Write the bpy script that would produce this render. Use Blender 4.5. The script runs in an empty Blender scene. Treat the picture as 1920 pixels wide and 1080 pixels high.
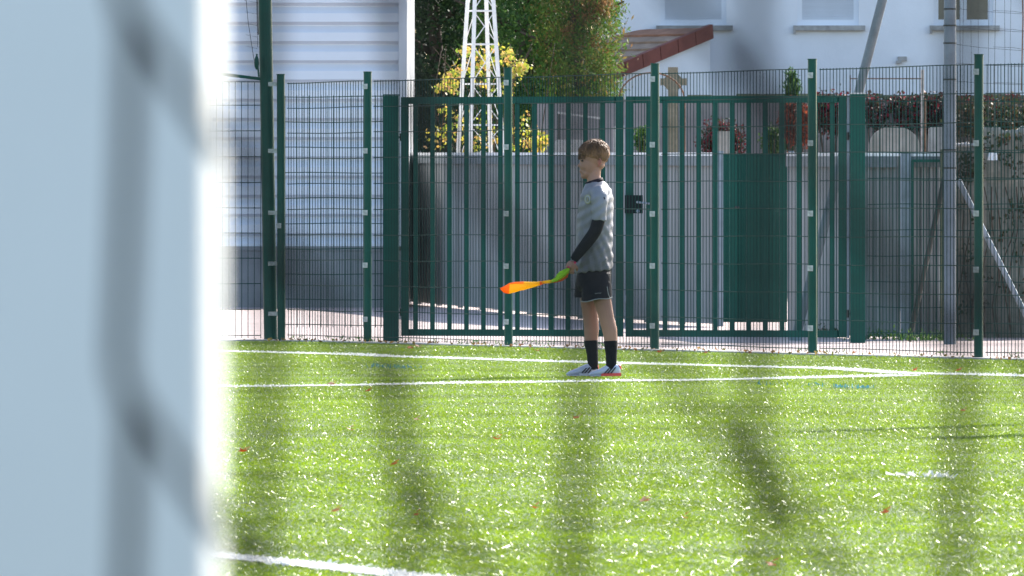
import bpy, bmesh, math, random
import numpy as np
from mathutils import Vector, Matrix
random.seed(7); rng = np.random.default_rng(11)
S = bpy.context.scene; COL = S.collection
# ------------------------------------------------------------------ camera, world, sun
F = 19900.0            # focal length in photograph pixels (1920 wide)
CAMH = 1.0
def PX(px, y): return (px - 960.0) * y / F
def PZ(py, y): return CAMH - (py - 400.0) * y / F
cam_d = bpy.data.cameras.new('camera'); cam = bpy.data.objects.new('camera', cam_d); COL.objects.link(cam)
cam_d.sensor_width = 36.0; cam_d.lens = F / 1920.0 * 36.0
cam_d.clip_start = 0.05; cam_d.clip_end = 3000
cam.location = (0, 0, CAMH); cam.rotation_euler = (math.radians(90) - math.atan(140.0 / F), 0, 0)
cam_d.dof.use_dof = True; cam_d.dof.focus_distance = 66.0
cam_d.dof.aperture_fstop = (cam_d.lens / 1000) / 0.0108
S.camera = cam
SUN_EL = math.radians(32.0); SUN_AZ = math.radians(34.0)     # azimuth clockwise from +Y, toward +X
w = bpy.data.worlds.new('World'); S.world = w; w.use_nodes = True
nt = w.node_tree; nt.nodes.clear()
sky = nt.nodes.new('ShaderNodeTexSky'); sky.sky_type = 'NISHITA'; sky.sun_disc = False
sky.sun_elevation = SUN_EL; sky.sun_rotation = SUN_AZ
bg = nt.nodes.new('ShaderNodeBackground'); bg.inputs['Strength'].default_value = 0.15
wo = nt.nodes.new('ShaderNodeOutputWorld')
nt.links.new(sky.outputs[0], bg.inputs[0]); nt.links.new(bg.outputs[0], wo.inputs[0])
sl = bpy.data.lights.new('sun', 'SUN'); sl.energy = 5.0; sl.angle = math.radians(0.55); sl.color = (1, .95, .87)
so = bpy.data.objects.new('sun', sl); COL.objects.link(so)
tosun = Vector((math.sin(SUN_AZ) * math.cos(SUN_EL), math.cos(SUN_AZ) * math.cos(SUN_EL), math.sin(SUN_EL)))
so.rotation_euler = tosun.to_track_quat('Z', 'Y').to_euler()
S.view_settings.view_transform = 'Standard'; S.view_settings.look = 'None'
S.view_settings.gamma = 1; S.view_settings.use_curve_mapping = False
S.view_settings.exposure = 1.32

# ------------------------------------------------------------------ materials
def mat(name, col, rough=.6, var=.0, scale=8., bump=0., bscale=None, metal=0., spec=.5, trans=0., tcol=None,
        col2=None, island=None, stretch=(1, 1, 1), sheen=0.):
    m = bpy.data.materials.new(name); m.use_nodes = True; t = m.node_tree; N = t.nodes; L = t.links
    b = N['Principled BSDF']; out = N['Material Output']
    b.inputs['Roughness'].default_value = rough; b.inputs['Metallic'].default_value = metal
    b.inputs['Specular IOR Level'].default_value = spec
    b.inputs['Base Color'].default_value = (*col, 1)
    src = None
    tc = N.new('ShaderNodeTexCoord'); mp = N.new('ShaderNodeMapping'); mp.inputs['Scale'].default_value = stretch
    L.new(tc.outputs['Object'], mp.inputs['Vector'])
    if island:
        g = N.new('ShaderNodeNewGeometry'); r = N.new('ShaderNodeValToRGB')
        while len(r.color_ramp.elements) < len(island): r.color_ramp.elements.new(.5)
        for i, c in enumerate(island):
            e = r.color_ramp.elements[i]; e.position = i / (len(island) - 1); e.color = (*c, 1)
        L.new(g.outputs['Random Per Island'], r.inputs[0]); src = r.outputs[0]
        L.new(src, b.inputs['Base Color'])
    elif var > 0 or col2:
        n = N.new('ShaderNodeTexNoise'); n.inputs['Scale'].default_value = scale; n.inputs['Detail'].default_value = 7
        n.inputs['Roughness'].default_value = .65
        L.new(mp.outputs[0], n.inputs['Vector'])
        r = N.new('ShaderNodeValToRGB'); r.color_ramp.elements[0].position = .35; r.color_ramp.elements[1].position = .65
        c2 = col2 or tuple(min(1, c * (1 + var)) for c in col); c1 = col if col2 else tuple(c * (1 - var) for c in col)
        r.color_ramp.elements[0].color = (*c1, 1); r.color_ramp.elements[1].color = (*c2, 1)
        L.new(n.outputs['Fac'], r.inputs[0]); src = r.outputs[0]; L.new(src, b.inputs['Base Color'])
    if bump > 0:
        n2 = N.new('ShaderNodeTexNoise'); n2.inputs['Scale'].default_value = bscale or scale * 4; n2.inputs['Detail'].default_value = 5
        L.new(mp.outputs[0], n2.inputs['Vector'])
        bp = N.new('ShaderNodeBump'); bp.inputs['Strength'].default_value = bump; bp.inputs['Distance'].default_value = .02
        L.new(n2.outputs['Fac'], bp.inputs['Height']); L.new(bp.outputs[0], b.inputs['Normal'])
    if trans > 0:
        tr = N.new('ShaderNodeBsdfTranslucent'); mx = N.new('ShaderNodeMixShader'); mx.inputs[0].default_value = trans
        if tcol: tr.inputs['Color'].default_value = (*tcol, 1)
        elif src: L.new(src, tr.inputs['Color'])
        else: tr.inputs['Color'].default_value = (*col, 1)
        L.new(b.outputs[0], mx.inputs[1]); L.new(tr.outputs[0], mx.inputs[2]); L.new(mx.outputs[0], out.inputs['Surface'])
    return m

M = {}
M['turf'] = mat('turf', (.05, .13, .012), .37, trans=.45, spec=.6, island=[(.12, .22, .003), (.22, .34, .004), (.34, .45, .008), (.16, .27, .003)])
_t = M['turf'].node_tree; _b = _t.nodes['Principled BSDF']; _src = _b.inputs['Base Color'].links[0].from_socket
_tc = _t.nodes.new('ShaderNodeTexCoord'); _mp = _t.nodes.new('ShaderNodeMapping'); _mp.inputs['Scale'].default_value = (.7, 1.0, 1)
_n = _t.nodes.new('ShaderNodeTexNoise'); _n.inputs['Scale'].default_value = .75; _n.inputs['Detail'].default_value = 5
_r = _t.nodes.new('ShaderNodeMapRange'); _r.inputs[1].default_value = .32; _r.inputs[2].default_value = .68; _r.inputs[3].default_value = .62; _r.inputs[4].default_value = 1.15
_m = _t.nodes.new('ShaderNodeVectorMath'); _m.operation = 'SCALE'
_t.links.new(_tc.outputs['Object'], _mp.inputs[0]); _t.links.new(_mp.outputs[0], _n.inputs['Vector']); _t.links.new(_n.outputs['Fac'], _r.inputs[0])
_t.links.new(_src, _m.inputs[0]); _t.links.new(_r.outputs[0], _m.inputs['Scale'])
for _l in list(_src.links):
    if _l.to_node != _m: _to = _l.to_socket; _t.links.remove(_l); _t.links.new(_m.outputs[0], _to)
M['turf_base'] = mat('turf_base', (.055, .10, .008), .7, .35, 3., .5, 60)
M['line_fibre'] = mat('line_fibre', (.8, .8, .78), .5, trans=.3)
M['blue_fibre'] = mat('blue_fibre', (.08, .28, .34), .5, trans=.2)
M['pave'] = mat('pink_concrete', (.46, .36, .335), .85, .14, 1.2, .3, 30)
M['bounce_asphalt'] = mat('bounce_asphalt', (.085, .098, .088), .9, .2, 6, .4, 60)
M['kerb'] = mat('pale_concrete', (.50, .46, .43), .85, .2, 6, .4, 40)
M['soil'] = mat('soil', (.10, .085, .06), .95, .4, .7, .5, 9)
M['green'] = mat('green_powder_coat', (.003, .070, .052), .38, .20, 3, .05, 30, spec=.24)
M['wire'] = mat('green_wire', (.004, .042, .034), .5, spec=.25)
M['galv'] = mat('galvanised_steel', (.20, .24, .28), .5, .15, 7, .1, 40, metal=.15)
M['oldsteel'] = mat('weathered_steel', (.13, .15, .16), .6, .2, 7, .1, 40)
M['oldpaint'] = mat('flaking_paint', (.30, .27, .25), .7, .35, 14)
M['clip'] = mat('clip_metal', (.48, .48, .46), .5, .3, 30, metal=.1)
M['white_paint'] = mat('white_paint', (.78, .80, .80), .45, .03, 5)
M['mast'] = mat('mast_paint', (.72, .72, .70), .5, .10, 9)
M['shed'] = mat('shed_cladding', (.66, .69, .74), .42, .05, .8, metal=.0)
M['plinth'] = mat('grey_render', (.24, .245, .25), .9, .15, 2.2, .3, 20)
M['hoard'] = mat('grey_sheet', (.235, .24, .238), .6, .22, 2.2, .06, 9, spec=.25, stretch=(1, 1, .22))
M['hoard_cap'] = mat('cap_metal', (.78, .76, .74), .45, .08, 5)
M['house'] = mat('white_render', (.83, .83, .86), .9, .07, .55, .15, 40)
M['sill'] = mat('stone_sill', (.36, .34, .32), .9, .3, 5, .2, 20)
M['shutter'] = mat('roller_shutter', (.62, .64, .68), .6, .05, 2)
M['frame'] = mat('window_frame', (.80, .82, .86), .4)
M['glass'] = mat('dark_glass', (.09, .095, .09), .12, .3, 1.6, spec=.7)
M['tile'] = mat('roof_tile', (.36, .17, .10), .85, .22, 4, .4, 25)
M['tile_pale'] = mat('roof_tile_weathered', (.36, .235, .16), .9, .25, 4, .4, 25)
M['verge'] = mat('verge_tile', (.22, .07, .05), .8, .15, 5, .2, 25)
M['stonewall'] = mat('old_wall', (.15, .14, .115), .95, col2=(.29, .27, .23), scale=5., bump=.8, bscale=14)
M['cemwall'] = mat('cemetery_render', (.20, .175, .17), .95, col2=(.31, .27, .265), scale=1.3, bump=.4, bscale=20)
M['moss'] = mat('mossy_coping', (.19, .19, .13), .95, col2=(.10, .12, .06), scale=4., bump=.6, bscale=20)
M['cross'] = mat('lichen_stone', (.22, .20, .15), .9, col2=(.14, .13, .09), scale=8., bump=.5, bscale=30)
M['grave'] = mat('grave_stone', (.22, .205, .18), .9, col2=(.33, .31, .28), scale=5., bump=.4, bscale=25)
M['grave_pale'] = mat('pale_grave_stone', (.36, .35, .34), .85, .2, 6)
M['rust'] = mat('rusty_metal', (.16, .085, .05), .85, .4, 20, .3)
M['dark_wire'] = mat('dark_wire', (.05, .05, .045), .6)
M['bark'] = mat('bark', (.07, .05, .035), .95, .4, 6, .7, 30, stretch=(1, 1, .2))
M['lf_dark'] = mat('conifer_dark', (.02, .04, .02), .65, spec=.2, trans=.25, island=[(.012, .026, .012), (.025, .05, .018), (.04, .075, .025), (.02, .035, .012)])
M['lf_mid'] = mat('conifer_mid', (.03, .06, .02), .6, spec=.2, trans=.35, island=[(.03, .075, .02), (.06, .13, .035), (.10, .18, .04), (.04, .095, .025)])
M['lf_warm'] = mat('thuja_warm', (.03, .06, .02), .6, spec=.2, trans=.4, island=[(.04, .10, .02), (.09, .18, .03), (.14, .15, .035), (.07, .16, .025), (.24, .13, .05), (.06, .14, .025), (.12, .22, .04)])
M['lf_brown'] = mat('browned_thuja', (.2, .1, .04), .6, trans=.4, spec=.2, island=[(.26, .12, .06), (.34, .19, .08), (.14, .15, .04), (.20, .09, .05), (.30, .22, .07)])
M['lf_yel'] = mat('autumn_yellow', (.5, .4, .04), .5, spec=.2, trans=.5, island=[(.58, .45, .06), (.42, .42, .05), (.16, .24, .03), (.62, .40, .09), (.45, .26, .12), (.26, .32, .04), (.12, .18, .03)])
M['lf_red'] = mat('creeper_red', (.2, .02, .03), .6, spec=.2, trans=.3, island=[(.06, .025, .03), (.10, .02, .03), (.06, .035, .03), (.24, .02, .04), (.05, .06, .03), (.035, .05, .02), (.08, .05, .04)])
M['lf_ivy'] = mat('ivy', (.03, .05, .02), .6, spec=.2, trans=.3, island=[(.025, .04, .018), (.05, .07, .03), (.09, .05, .03), (.035, .055, .02)])
M['lf_orange'] = mat('orange_shrub', (.3, .05, .02), .6, spec=.2, trans=.4, island=[(.30, .05, .025), (.38, .09, .035), (.20, .04, .03), (.10, .05, .03)])
M['leaf_or'] = mat('leaf_orange', (.62, .19, .06), .6, .25, 40, trans=.45)
M['leaf_br'] = mat('leaf_brown', (.60, .36, .24), .7, .25, 40, trans=.45)
M['net'] = mat('dark_net_cord', (.012, .014, .014), .9, spec=.05)
M['skin'] = mat('skin', (.42, .215, .155), .5, .06, 12, spec=.35)
M['ear'] = mat('ear_skin', (.48, .22, .16), .5, trans=.35, tcol=(.7, .15, .08))
M['hair'] = mat('light_brown_hair', (.22, .105, .05), .5, .5, 26, .8, 120, stretch=(1, 1, .45), spec=.35)
M['jersey'] = mat('grey_jersey', (.225, .222, .25), .55, .07, 9, .25, 18)
M['black'] = mat('black_cloth', (.013, .014, .017), .75, spec=.12, var=.2, scale=30, bump=.3, bscale=60)
M['navy'] = mat('dark_shorts_cloth', (.013, .014, .022), .6, spec=.12, var=.2, scale=30, bump=.4, bscale=40)
M['collar'] = mat('dark_collar_cloth', (.02, .012, .02), .7, spec=.15)
M['piping'] = mat('pale_piping', (.45, .46, .47), .6)
M['shoe'] = mat('silver_shoe', (.55, .57, .68), .35, .1, 30)
M['shoe_red'] = mat('red_shoe_trim', (.75, .06, .06), .4)
M['eye'] = mat('eye_dark', (.02, .015, .012), .3)
M['brow'] = mat('brow_hair', (.12, .075, .05), .7)
M['lips'] = mat('lips', (.38, .15, .13), .5)
M['badge_w'] = mat('badge_white', (.7, .72, .75), .6)
M['badge_y'] = mat('badge_yellow', (.40, .39, .22), .6)
M['fl_orange'] = mat('flag_orange', (.95, .22, .02), .6, trans=.55, tcol=(1, .28, .02))
M['fl_yellow'] = mat('flag_yellow', (.90, .72, .03), .6, trans=.55, tcol=(1, .75, .03))
M['fl_lime'] = mat('flag_lime', (.55, 1.0, .06), .6, trans=.62, tcol=(.7, 1, .06))
M['fl_amber'] = mat('flag_amber', (.98, .60, .03), .6, trans=.55, tcol=(1, .65, .03))
M['fl_pink'] = mat('flag_grip', (.7, .03, .12), .5)
M['box'] = mat('lock_box', (.008, .012, .014), .5, spec=.15)

# ------------------------------------------------------------------ helpers
class MB:
    def __init__(s): s.v = []; s.f = []; s.mi = []
    def add(s, vs, fs, mi=0):
        o = len(s.v); s.v += [tuple(v) for v in vs]; s.f += [tuple(i + o for i in f) for f in fs]; s.mi += [mi] * len(fs)
    def box(s, x0, x1, y0, y1, z0, z1, mi=0):
        s.add([(x0, y0, z0), (x1, y0, z0), (x1, y1, z0), (x0, y1, z0), (x0, y0, z1), (x1, y0, z1), (x1, y1, z1), (x0, y1, z1)],
              [(0, 3, 2, 1), (4, 5, 6, 7), (0, 1, 5, 4), (1, 2, 6, 5), (2, 3, 7, 6), (3, 0, 4, 7)], mi)
    def bar(s, a, b, w, h=None, n=4, mi=0, up=None, w2=None):
        """bar from a to b; n=4 box section w*h, else n-gon of diameter w (w2 at b)"""
        a = Vector(a); b = Vector(b); d = (b - a).normalized()
        up = Vector(up) if up else (Vector((0, 1, 0)) if abs(d.z) > .7 else Vector((0, 0, 1)))
        sx = d.cross(up).normalized(); sy = sx.cross(d).normalized(); h = h or w
        vs = []
        for p, k in ((a, 1), (b, (w2 / w) if w2 else 1)):
            for i in range(n):
                if n == 4: cx, cy = ((-1, -1), (1, -1), (1, 1), (-1, 1))[i]; vs.append(p + sx * cx * w * k / 2 + sy * cy * h * k / 2)
                else:
                    t = 2 * math.pi * i / n; vs.append(p + sx * math.cos(t) * w * k / 2 + sy * math.sin(t) * h * k / 2)
        fs = [(i, (i + 1) % n, n + (i + 1) % n, n + i) for i in range(n)] + [tuple(range(n))[::-1], tuple(range(n, 2 * n))]
        s.add(vs, fs, mi)
    def loft(s, rings, cap=True, mi=0, closed=False):
        n = len(rings[0]); o = len(s.v)
        for r in rings: s.v += [tuple(p) for p in r]
        for k in range(len(rings) - 1 + (1 if closed else 0)):
            k2 = (k + 1) % len(rings)
            for i in range(n):
                s.f.append((o + k * n + i, o + k * n + (i + 1) % n, o + k2 * n + (i + 1) % n, o + k2 * n + i)); s.mi.append(mi)
        if cap and not closed:
            s.f.append(tuple(o + i for i in range(n))[::-1]); s.mi.append(mi)
            s.f.append(tuple(o + (len(rings) - 1) * n + i for i in range(n))); s.mi.append(mi)
    def ell(s, c, r, seg=16, rings=10, rot=None, mi=0):
        c = Vector(c); vs = []; fs = []
        for j in range(rings + 1):
            th = math.pi * j / rings
            for i in range(seg):
                ph = 2 * math.pi * i / seg
                p = Vector((math.sin(th) * math.cos(ph) * r[0], math.sin(th) * math.sin(ph) * r[1], math.cos(th) * r[2]))
                if rot: p = rot @ p
                vs.append(c + p)
        for j in range(rings):
            for i in range(seg):
                a = j * seg + i; b = j * seg + (i + 1) % seg
                fs.append((a, a + seg, b + seg, b))
        s.add(vs, fs, mi)
    def build(s, name, m, parent=None, smooth=False, origin=None):
        o0 = Vector(origin) if origin is not None else Vector((0, 0, 0))
        me = bpy.data.meshes.new(name)
        me.from_pydata([(v[0] - o0.x, v[1] - o0.y, v[2] - o0.z) for v in s.v], [], s.f)
        ms = m if isinstance(m, (list, tuple)) else [m]
        for q in ms: me.materials.append(q)
        if len(ms) > 1: me.polygons.foreach_set('material_index', s.mi)
        if smooth: me.polygons.foreach_set('use_smooth', [True] * len(me.polygons))
        me.update()
        ob = bpy.data.objects.new(name, me); COL.objects.link(ob); ob.location = o0
        if parent is not None:
            ob.parent = parent; ob.location = o0 - Vector(parent.get('_o', (0, 0, 0)))
        return ob
def tag(o, label=None, cat=None, group=None, kind=None):
    if label: o['label'] = label
    if cat: o['category'] = cat
    if group: o['group'] = group
    if kind: o['kind'] = kind
    return o
def empty(name, loc, label, cat, group=None):
    o = bpy.data.objects.new(name, None); COL.objects.link(o); o.location = loc; o.empty_display_size = .1
    o['_o'] = tuple(loc)
    return tag(o, label, cat, group)
def part(mb, name, m, parent, smooth=False, **k):      # world-space part below an Empty
    return mb.build(name, m, parent, smooth, origin=parent['_o'])
def sub(mb, name, m, parent, root, smooth=False):       # world-space sub-part below a part
    ob = mb.build(name, m, None, smooth, origin=root['_o']); ob.parent = parent; ob.location = (0, 0, 0)
    return ob
def dup(o, parent=None, **props):
    c = o.copy(); COL.objects.link(c); c.parent = parent
    for k, v in props.items(): c[k] = v
    return c
def remeshed(ob, voxel, smooth=2):
    md = ob.modifiers.new('r', 'REMESH'); md.mode = 'VOXEL'; md.voxel_size = voxel; md.use_smooth_shade = True
    ms = ob.modifiers.new('s', 'SMOOTH'); ms.iterations = smooth; ms.factor = .5
    dg = bpy.context.evaluated_depsgraph_get(); ev = ob.evaluated_get(dg)
    me = bpy.data.meshes.new_from_object(ev); old = ob.data; ob.modifiers.clear(); ob.data = me
    me.name = ob.name
    if not me.materials: me.materials.append(old.materials[0])
    me.polygons.foreach_set('use_smooth', [True] * len(me.polygons)); me.update()
    return ob
def catmull(pts, n=6):
    P = [Vector(p) for p in pts]; P = [P[0] * 2 - P[1]] + P + [P[-1] * 2 - P[-2]]; out = []
    for i in range(1, len(P) - 2):
        for k in range(n):
            t = k / n; a, b, c, d = P[i - 1:i + 3]
            out.append(.5 * ((2 * b) + (c - a) * t + (2 * a - 5 * b + 4 * c - d) * t * t + (3 * b - a - 3 * c + d) * t ** 3))
    out.append(P[-2]); return out
def tube(mb, pts, rad, n=8, mi=0):
    """tube through pts with radii rad"""
    pts = [Vector(p) for p in pts]; rings = []
    for i, p in enumerate(pts):
        d = (pts[min(i + 1, len(pts) - 1)] - pts[max(i - 1, 0)]).normalized()
        up = Vector((0, 1, 0)) if abs(d.y) < .9 else Vector((1, 0, 0))
        sx = d.cross(up).normalized(); sy = sx.cross(d)
        r = rad[i] if hasattr(rad, '__len__') else rad
        rings.append([p + sx * math.cos(2 * math.pi * k / n) * r + sy * math.sin(2 * math.pi * k / n) * r for k in range(n)])
    mb.loft(rings, mi=mi)

# fence line of the pitch: t metres from the post at photo x=686
def FL(t, off=0.0):       # off: metres toward the pitch
    return (-1.126 + .435 * t - .900 * off, 81.8 - .900 * t - .435 * off)

# ------------------------------------------------------------------ ground
def sheet(name, pts, z, m, kind='structure'):
    b = MB(); b.add([(x, y, z) for x, y in pts], [tuple(range(len(pts)))])
    return tag(b.build(name, m), kind=kind)
sheet('ground', [(-400, -200), (400, -200), (400, 900), (-400, 900)], -.014, M['soil'])
sheet('pavement', [(-40, 60), (20, 50), (14, 90), (4.2, 90), (4.0, 121), (-40, 121)], -.007, M['pave'])
edge = [(-60, 82.95), (FL(-1.75)[0], 82.95), FL(-1.3, .13), FL(60, .13)]
tx, ty = edge[-1]
sheet('artificial_turf', [(-60, -20), (tx + 30, -20), (tx + 30, ty), (tx, ty), edge[2], edge[1], edge[0]], 0, M['turf_base'])
sheet('bounce_apron', [(-40, -18), (40, -18), (40, 9), (-40, 9)], .005, M['bounce_asphalt'])  # unseen apron added to bounce neutral light onto the goal post
kb = MB()
a0 = FL(-1.3, .13); a1 = FL(45, .13); b0 = FL(-1.3, -.12); b1 = FL(45, -.12)
kb.add([(a0[0], a0[1], .012), (a1[0], a1[1], .012), (b1[0], b1[1], .012), (b0[0], b0[1], .012),
        (a0[0], a0[1], -.01), (a1[0], a1[1], -.01), (b1[0], b1[1], -.01), (b0[0], b0[1], -.01)],
       [(0, 1, 2, 3), (0, 4, 5, 1), (2, 6, 7, 3), (3, 7, 4, 0), (1, 5, 6, 2)])
kb.box(-40, a0[0] - .02, 82.95, 83.2, -.01, .012)
tag(kb.build('kerb_strip', M['kerb']), kind='structure')

# ---- blades of the artificial turf (one real mesh), white fibres along the painted lines
def inside_turf(x, y):
    t = (81.8 - y) / .900
    fx = -1.126 + .435 * t
    # pitch side of the fence line
    d = (x - fx) * .900 + 0 * y
    left = x < FL(-1.5)[0]
    return np.where(left, y < 82.92, (x - (-1.126)) * .900 + (y - 81.8) * .435 < -.14) & (y < 82.95)
def seg_dist(x, y, a, b):
    ax, ay = a; bx, by = b; dx, dy = bx - ax, by - ay; L = dx * dx + dy * dy
    t = np.clip(((x - ax) * dx + (y - ay) * dy) / L, 0, 1)
    return np.hypot(x - ax - t * dx, y - ay - t * dy)
def G(px, py):
    y = F / (py - 400.0); return ((px - 960) * y / F, y)
LINES = [('touch', [G(-300, 645), G(430, 660), G(640, 665), G(720, 669), G(1150, 682), G(1550, 692), G(1700, 701), G(1925, 706), G(2300, 721)], .105),
         ('box', [G(-300, 727), G(440, 726), G(600, 724.5), G(763, 721.5), G(926, 719), G(1101, 716.5), G(1300, 714), G(1530, 709.5), G(1700, 705.5)], .115),
         ('near', [G(-300, 984), G(100, 1012), G(405, 1044), G(600, 1064), G(775, 1084), G(1300, 1145)], .07)]
def blades(n, xs, ys, hmin, hmax, wid):
    n = len(xs)
    clump = .5 + .5 * np.sin(xs * 3.1 + 1.7 * np.sin(ys * .9)) * np.sin(ys * 1.3 + 1.1 * np.sin(xs * 2.3))
    band = .5 + .5 * np.sin(ys * 2.9 + .8 * np.sin(ys * 1.1) + .35 * np.sin(xs * 1.9)) * np.sin(ys * .83 + 1.0)
    h = rng.uniform(hmin, hmax, n) * (.8 + .35 * clump)
    lean = rng.normal(0, 1, n) * np.interp(ys, [28, 40, 52, 75], [1.35, .95, .6, .55]) * (.62 + .35 * clump + .5 * band); la = rng.uniform(0, 2 * np.pi, n)
    fa = rng.uniform(0, np.pi, n)                        # facing of the blade
    wx, wy = np.cos(fa) * wid / 2, np.sin(fa) * wid / 2
    dx, dy = np.cos(la) * lean * h, np.sin(la) * lean * h
    bend = rng.uniform(.1, 1.4, n)
    z0 = np.full(n, -.002)
    base = np.stack([xs, ys, z0], 1)
    tip = base + np.stack([dx * (1 + bend), dy * (1 + bend), h * (1 - .28 * (bend > .8))], 1)
    wv = np.stack([wx, wy, rng.normal(0, .25, n) * wid / 2], 1)
    tw = np.stack([rng.normal(0, .3, n), rng.normal(0, .3, n), rng.normal(0, .3, n)], 1) * wid[:, None] if hasattr(wid, '__len__') else rng.normal(0, .3, (n, 3)) * wid
    V = np.stack([base - wv, base + wv, tip + wv * .45 + tw, tip - wv * .45 - tw], 1).reshape(-1, 3)
    i = np.arange(n)[:, None] * 4
    Fq = (i + np.array([[0, 1, 2, 3]])).reshape(-1, 4)
    return V, Fq
def quadmesh(name, V, Q, m, smooth=True):
    me = bpy.data.meshes.new(name); me.vertices.add(len(V)); me.vertices.foreach_set('co', V.astype(np.float32).ravel())
    me.loops.add(Q.size); me.loops.foreach_set('vertex_index', Q.astype(np.int32).ravel())
    me.polygons.add(len(Q)); me.polygons.foreach_set('loop_start', np.arange(len(Q), dtype=np.int32) * Q.shape[1])
    me.polygons.foreach_set('loop_total', np.full(len(Q), Q.shape[1], dtype=np.int32))
    me.update(calc_edges=True); me.materials.append(m)
    if smooth: me.polygons.foreach_set('use_smooth', [True] * len(me.polygons))
    ob = bpy.data.objects.new(name, me); COL.objects.link(ob); return ob
N = 1380000
ys = 26 + 57 * rng.random(N); xs = (rng.random(N) * 2 - 1) * (.05 * ys + .9)
ok = inside_turf(xs, ys)
dmin = np.full(N, 9.); which = np.full(N, -1)
for li, (nm, pts, hw) in enumerate(LINES):
    d = np.full(N, 9.)
    for a, b in zip(pts, pts[1:]): d = np.minimum(d, seg_dist(xs, ys, a, b))
    inn = d < hw * (1 + .12 * np.sin(ys * 40) + .1 * np.sin(xs * 57))
    which = np.where(inn, li, which)
blue = [(G(700, 689), G(780, 692), .10), (G(1590, 727), G(1625, 729), .1), (G(1430, 722), G(1600, 727), .04)]
isblue = np.zeros(N, bool)
for a, b, hw in blue: isblue |= (seg_dist(xs, ys, a, b) < hw) & (rng.random(N) < .11)
streak = (seg_dist(xs, ys, G(1706, 894), G(1775, 896)) < .04)
sel = ok & (which < 0) & ~isblue & ~streak
V, Q = blades(0, xs[sel], ys[sel], .006, .0135, .0023 + 0 * ys[sel])
g = quadmesh('turf_blades', V, Q, M['turf'], False); tag(g, 'short green artificial turf fibres glinting in low sun', 'turf', kind='stuff')
for li, (nm, pts, hw) in enumerate(LINES):
    s_ = ok & (which == li); V, Q = blades(0, xs[s_], ys[s_], .010, .018, .005)
    o = quadmesh('pitch_line', V, Q, M['line_fibre']); tag(o, kind='structure')
    b = MB()
    for a, c in zip(pts, pts[1:]):
        a = Vector((*a, 0)); c = Vector((*c, 0)); d = (c - a).normalized(); nrm = Vector((-d.y, d.x, 0)) * hw
        z = Vector((0, 0, .004 + .001 * li + .0)); b.add([a - nrm + z, c - nrm + z, c + nrm + z, a + nrm + z], [(0, 1, 2, 3)])
    o2 = b.build('line_backing', M['line_fibre'], o)
s_ = ok & streak & (rng.random(N) < .55); V, Q = blades(0, xs[s_], ys[s_], .02, .03, .008); tag(quadmesh('pitch_line', V, Q, M['line_fibre']), kind='structure')
s_ = ok & isblue & (which < 0); V, Q = blades(0, xs[s_], ys[s_], .02, .03, .007); tag(quadmesh('pitch_line', V, Q, M['blue_fibre']), kind='structure')

# ------------------------------------------------------------------ wire mesh fences
def wire_panel(a, b, z0, z1, zs, step=.05, wd=.0052, hd=.0065, skip=()):
    mb = MB(); a = Vector((*a, 0)); b = Vector((*b, 0)); L = (b - a).length; d = (b - a) / L
    n = int(L / step)
    for i in range(n + 1):
        p = a + d * ((L - n * step) / 2 + i * step); jx = random.gauss(0, .0012)
        mb.bar(p + Vector((jx, 0, z0)), p + Vector((-jx, 0, z1)), wd)
    for z in zs:
        s1 = random.gauss(0, .0015)
        for k in range(4):
            q0 = a + d * L * k / 4; q1 = a + d * L * (k + 1) / 4
            w0 = .004 * math.sin(k * 1.3 + z * 5); w1 = .004 * math.sin((k + 1) * 1.3 + z * 5)
            mb.bar(q0 + Vector((0, .0, z + w0)) + Vector((0, -.006, 0)), q1 + Vector((0, -.006, z + w1)), hd)
    return mb
def round_post(mb, x, y, z0, z1, d, n=14, lean=(0, 0)):
    mb.bar((x, y, z0), (x + lean[0], y + lean[1], z1), d, n=n)
    mb.bar((x + lean[0], y + lean[1], z1), (x + lean[0], y + lean[1], z1 + .008), d + .006, n=n)
T_POSTS = [-1.57, 0, 2.5, 5.0, 7.5, 10.0, 12.5, 15.0]
T_POSTS = [-1.57, .03, 2.53, 4.98, 7.48, 9.95, 12.4, 14.9]
fence = empty('mesh_fence', (FL(0)[0], FL(0)[1], 0), 'green welded wire mesh fence running diagonally along the far turf edge in front of gates', 'fence')
pm = MB(); round_post(pm, 0, 0, 0, 2.085, .062); pmesh = pm.build('post', M['green'], fence, smooth=False)
zs_f = [.045 + .1975 * k for k in range(11)]
cm = MB(); cm.box(-.026, .012, -.042, -.022, -.02, .02); cm.bar((-.008, -.042, 0), (-.008, -.048, 0), .010, n=6)
clip0 = cm.build('clip', M['clip'], fence)
first = True; cfirst = True
for i, t in enumerate(T_POSTS):
    x, y = FL(t); o = pmesh if first else dup(pmesh, fence); first = False
    o.location = (x - FL(0)[0], y - FL(0)[1], 0); o.rotation_euler = (random.uniform(-.003, .003), random.uniform(-.003, .003), 0)
    for z in ([1.98, 1.49, 1.005, .61, .185] if i not in (0,) else [.9]):
        c = clip0 if cfirst else dup(clip0, fence); cfirst = False
        c.location = (x - FL(0)[0] - .012, y - FL(0)[1], z + random.uniform(-.01, .01))
for i in range(len(T_POSTS) - 1):
    t0, t1 = T_POSTS[i], T_POSTS[i + 1]
    p0, p1 = FL(t0 + .03, -.04), FL(t1 - .03, -.04)
    o = part(wire_panel(p0, p1, .02, 2.025, zs_f), 'wire_panel', M['wire'], fence); o['kind'] = 'stuff'
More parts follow.
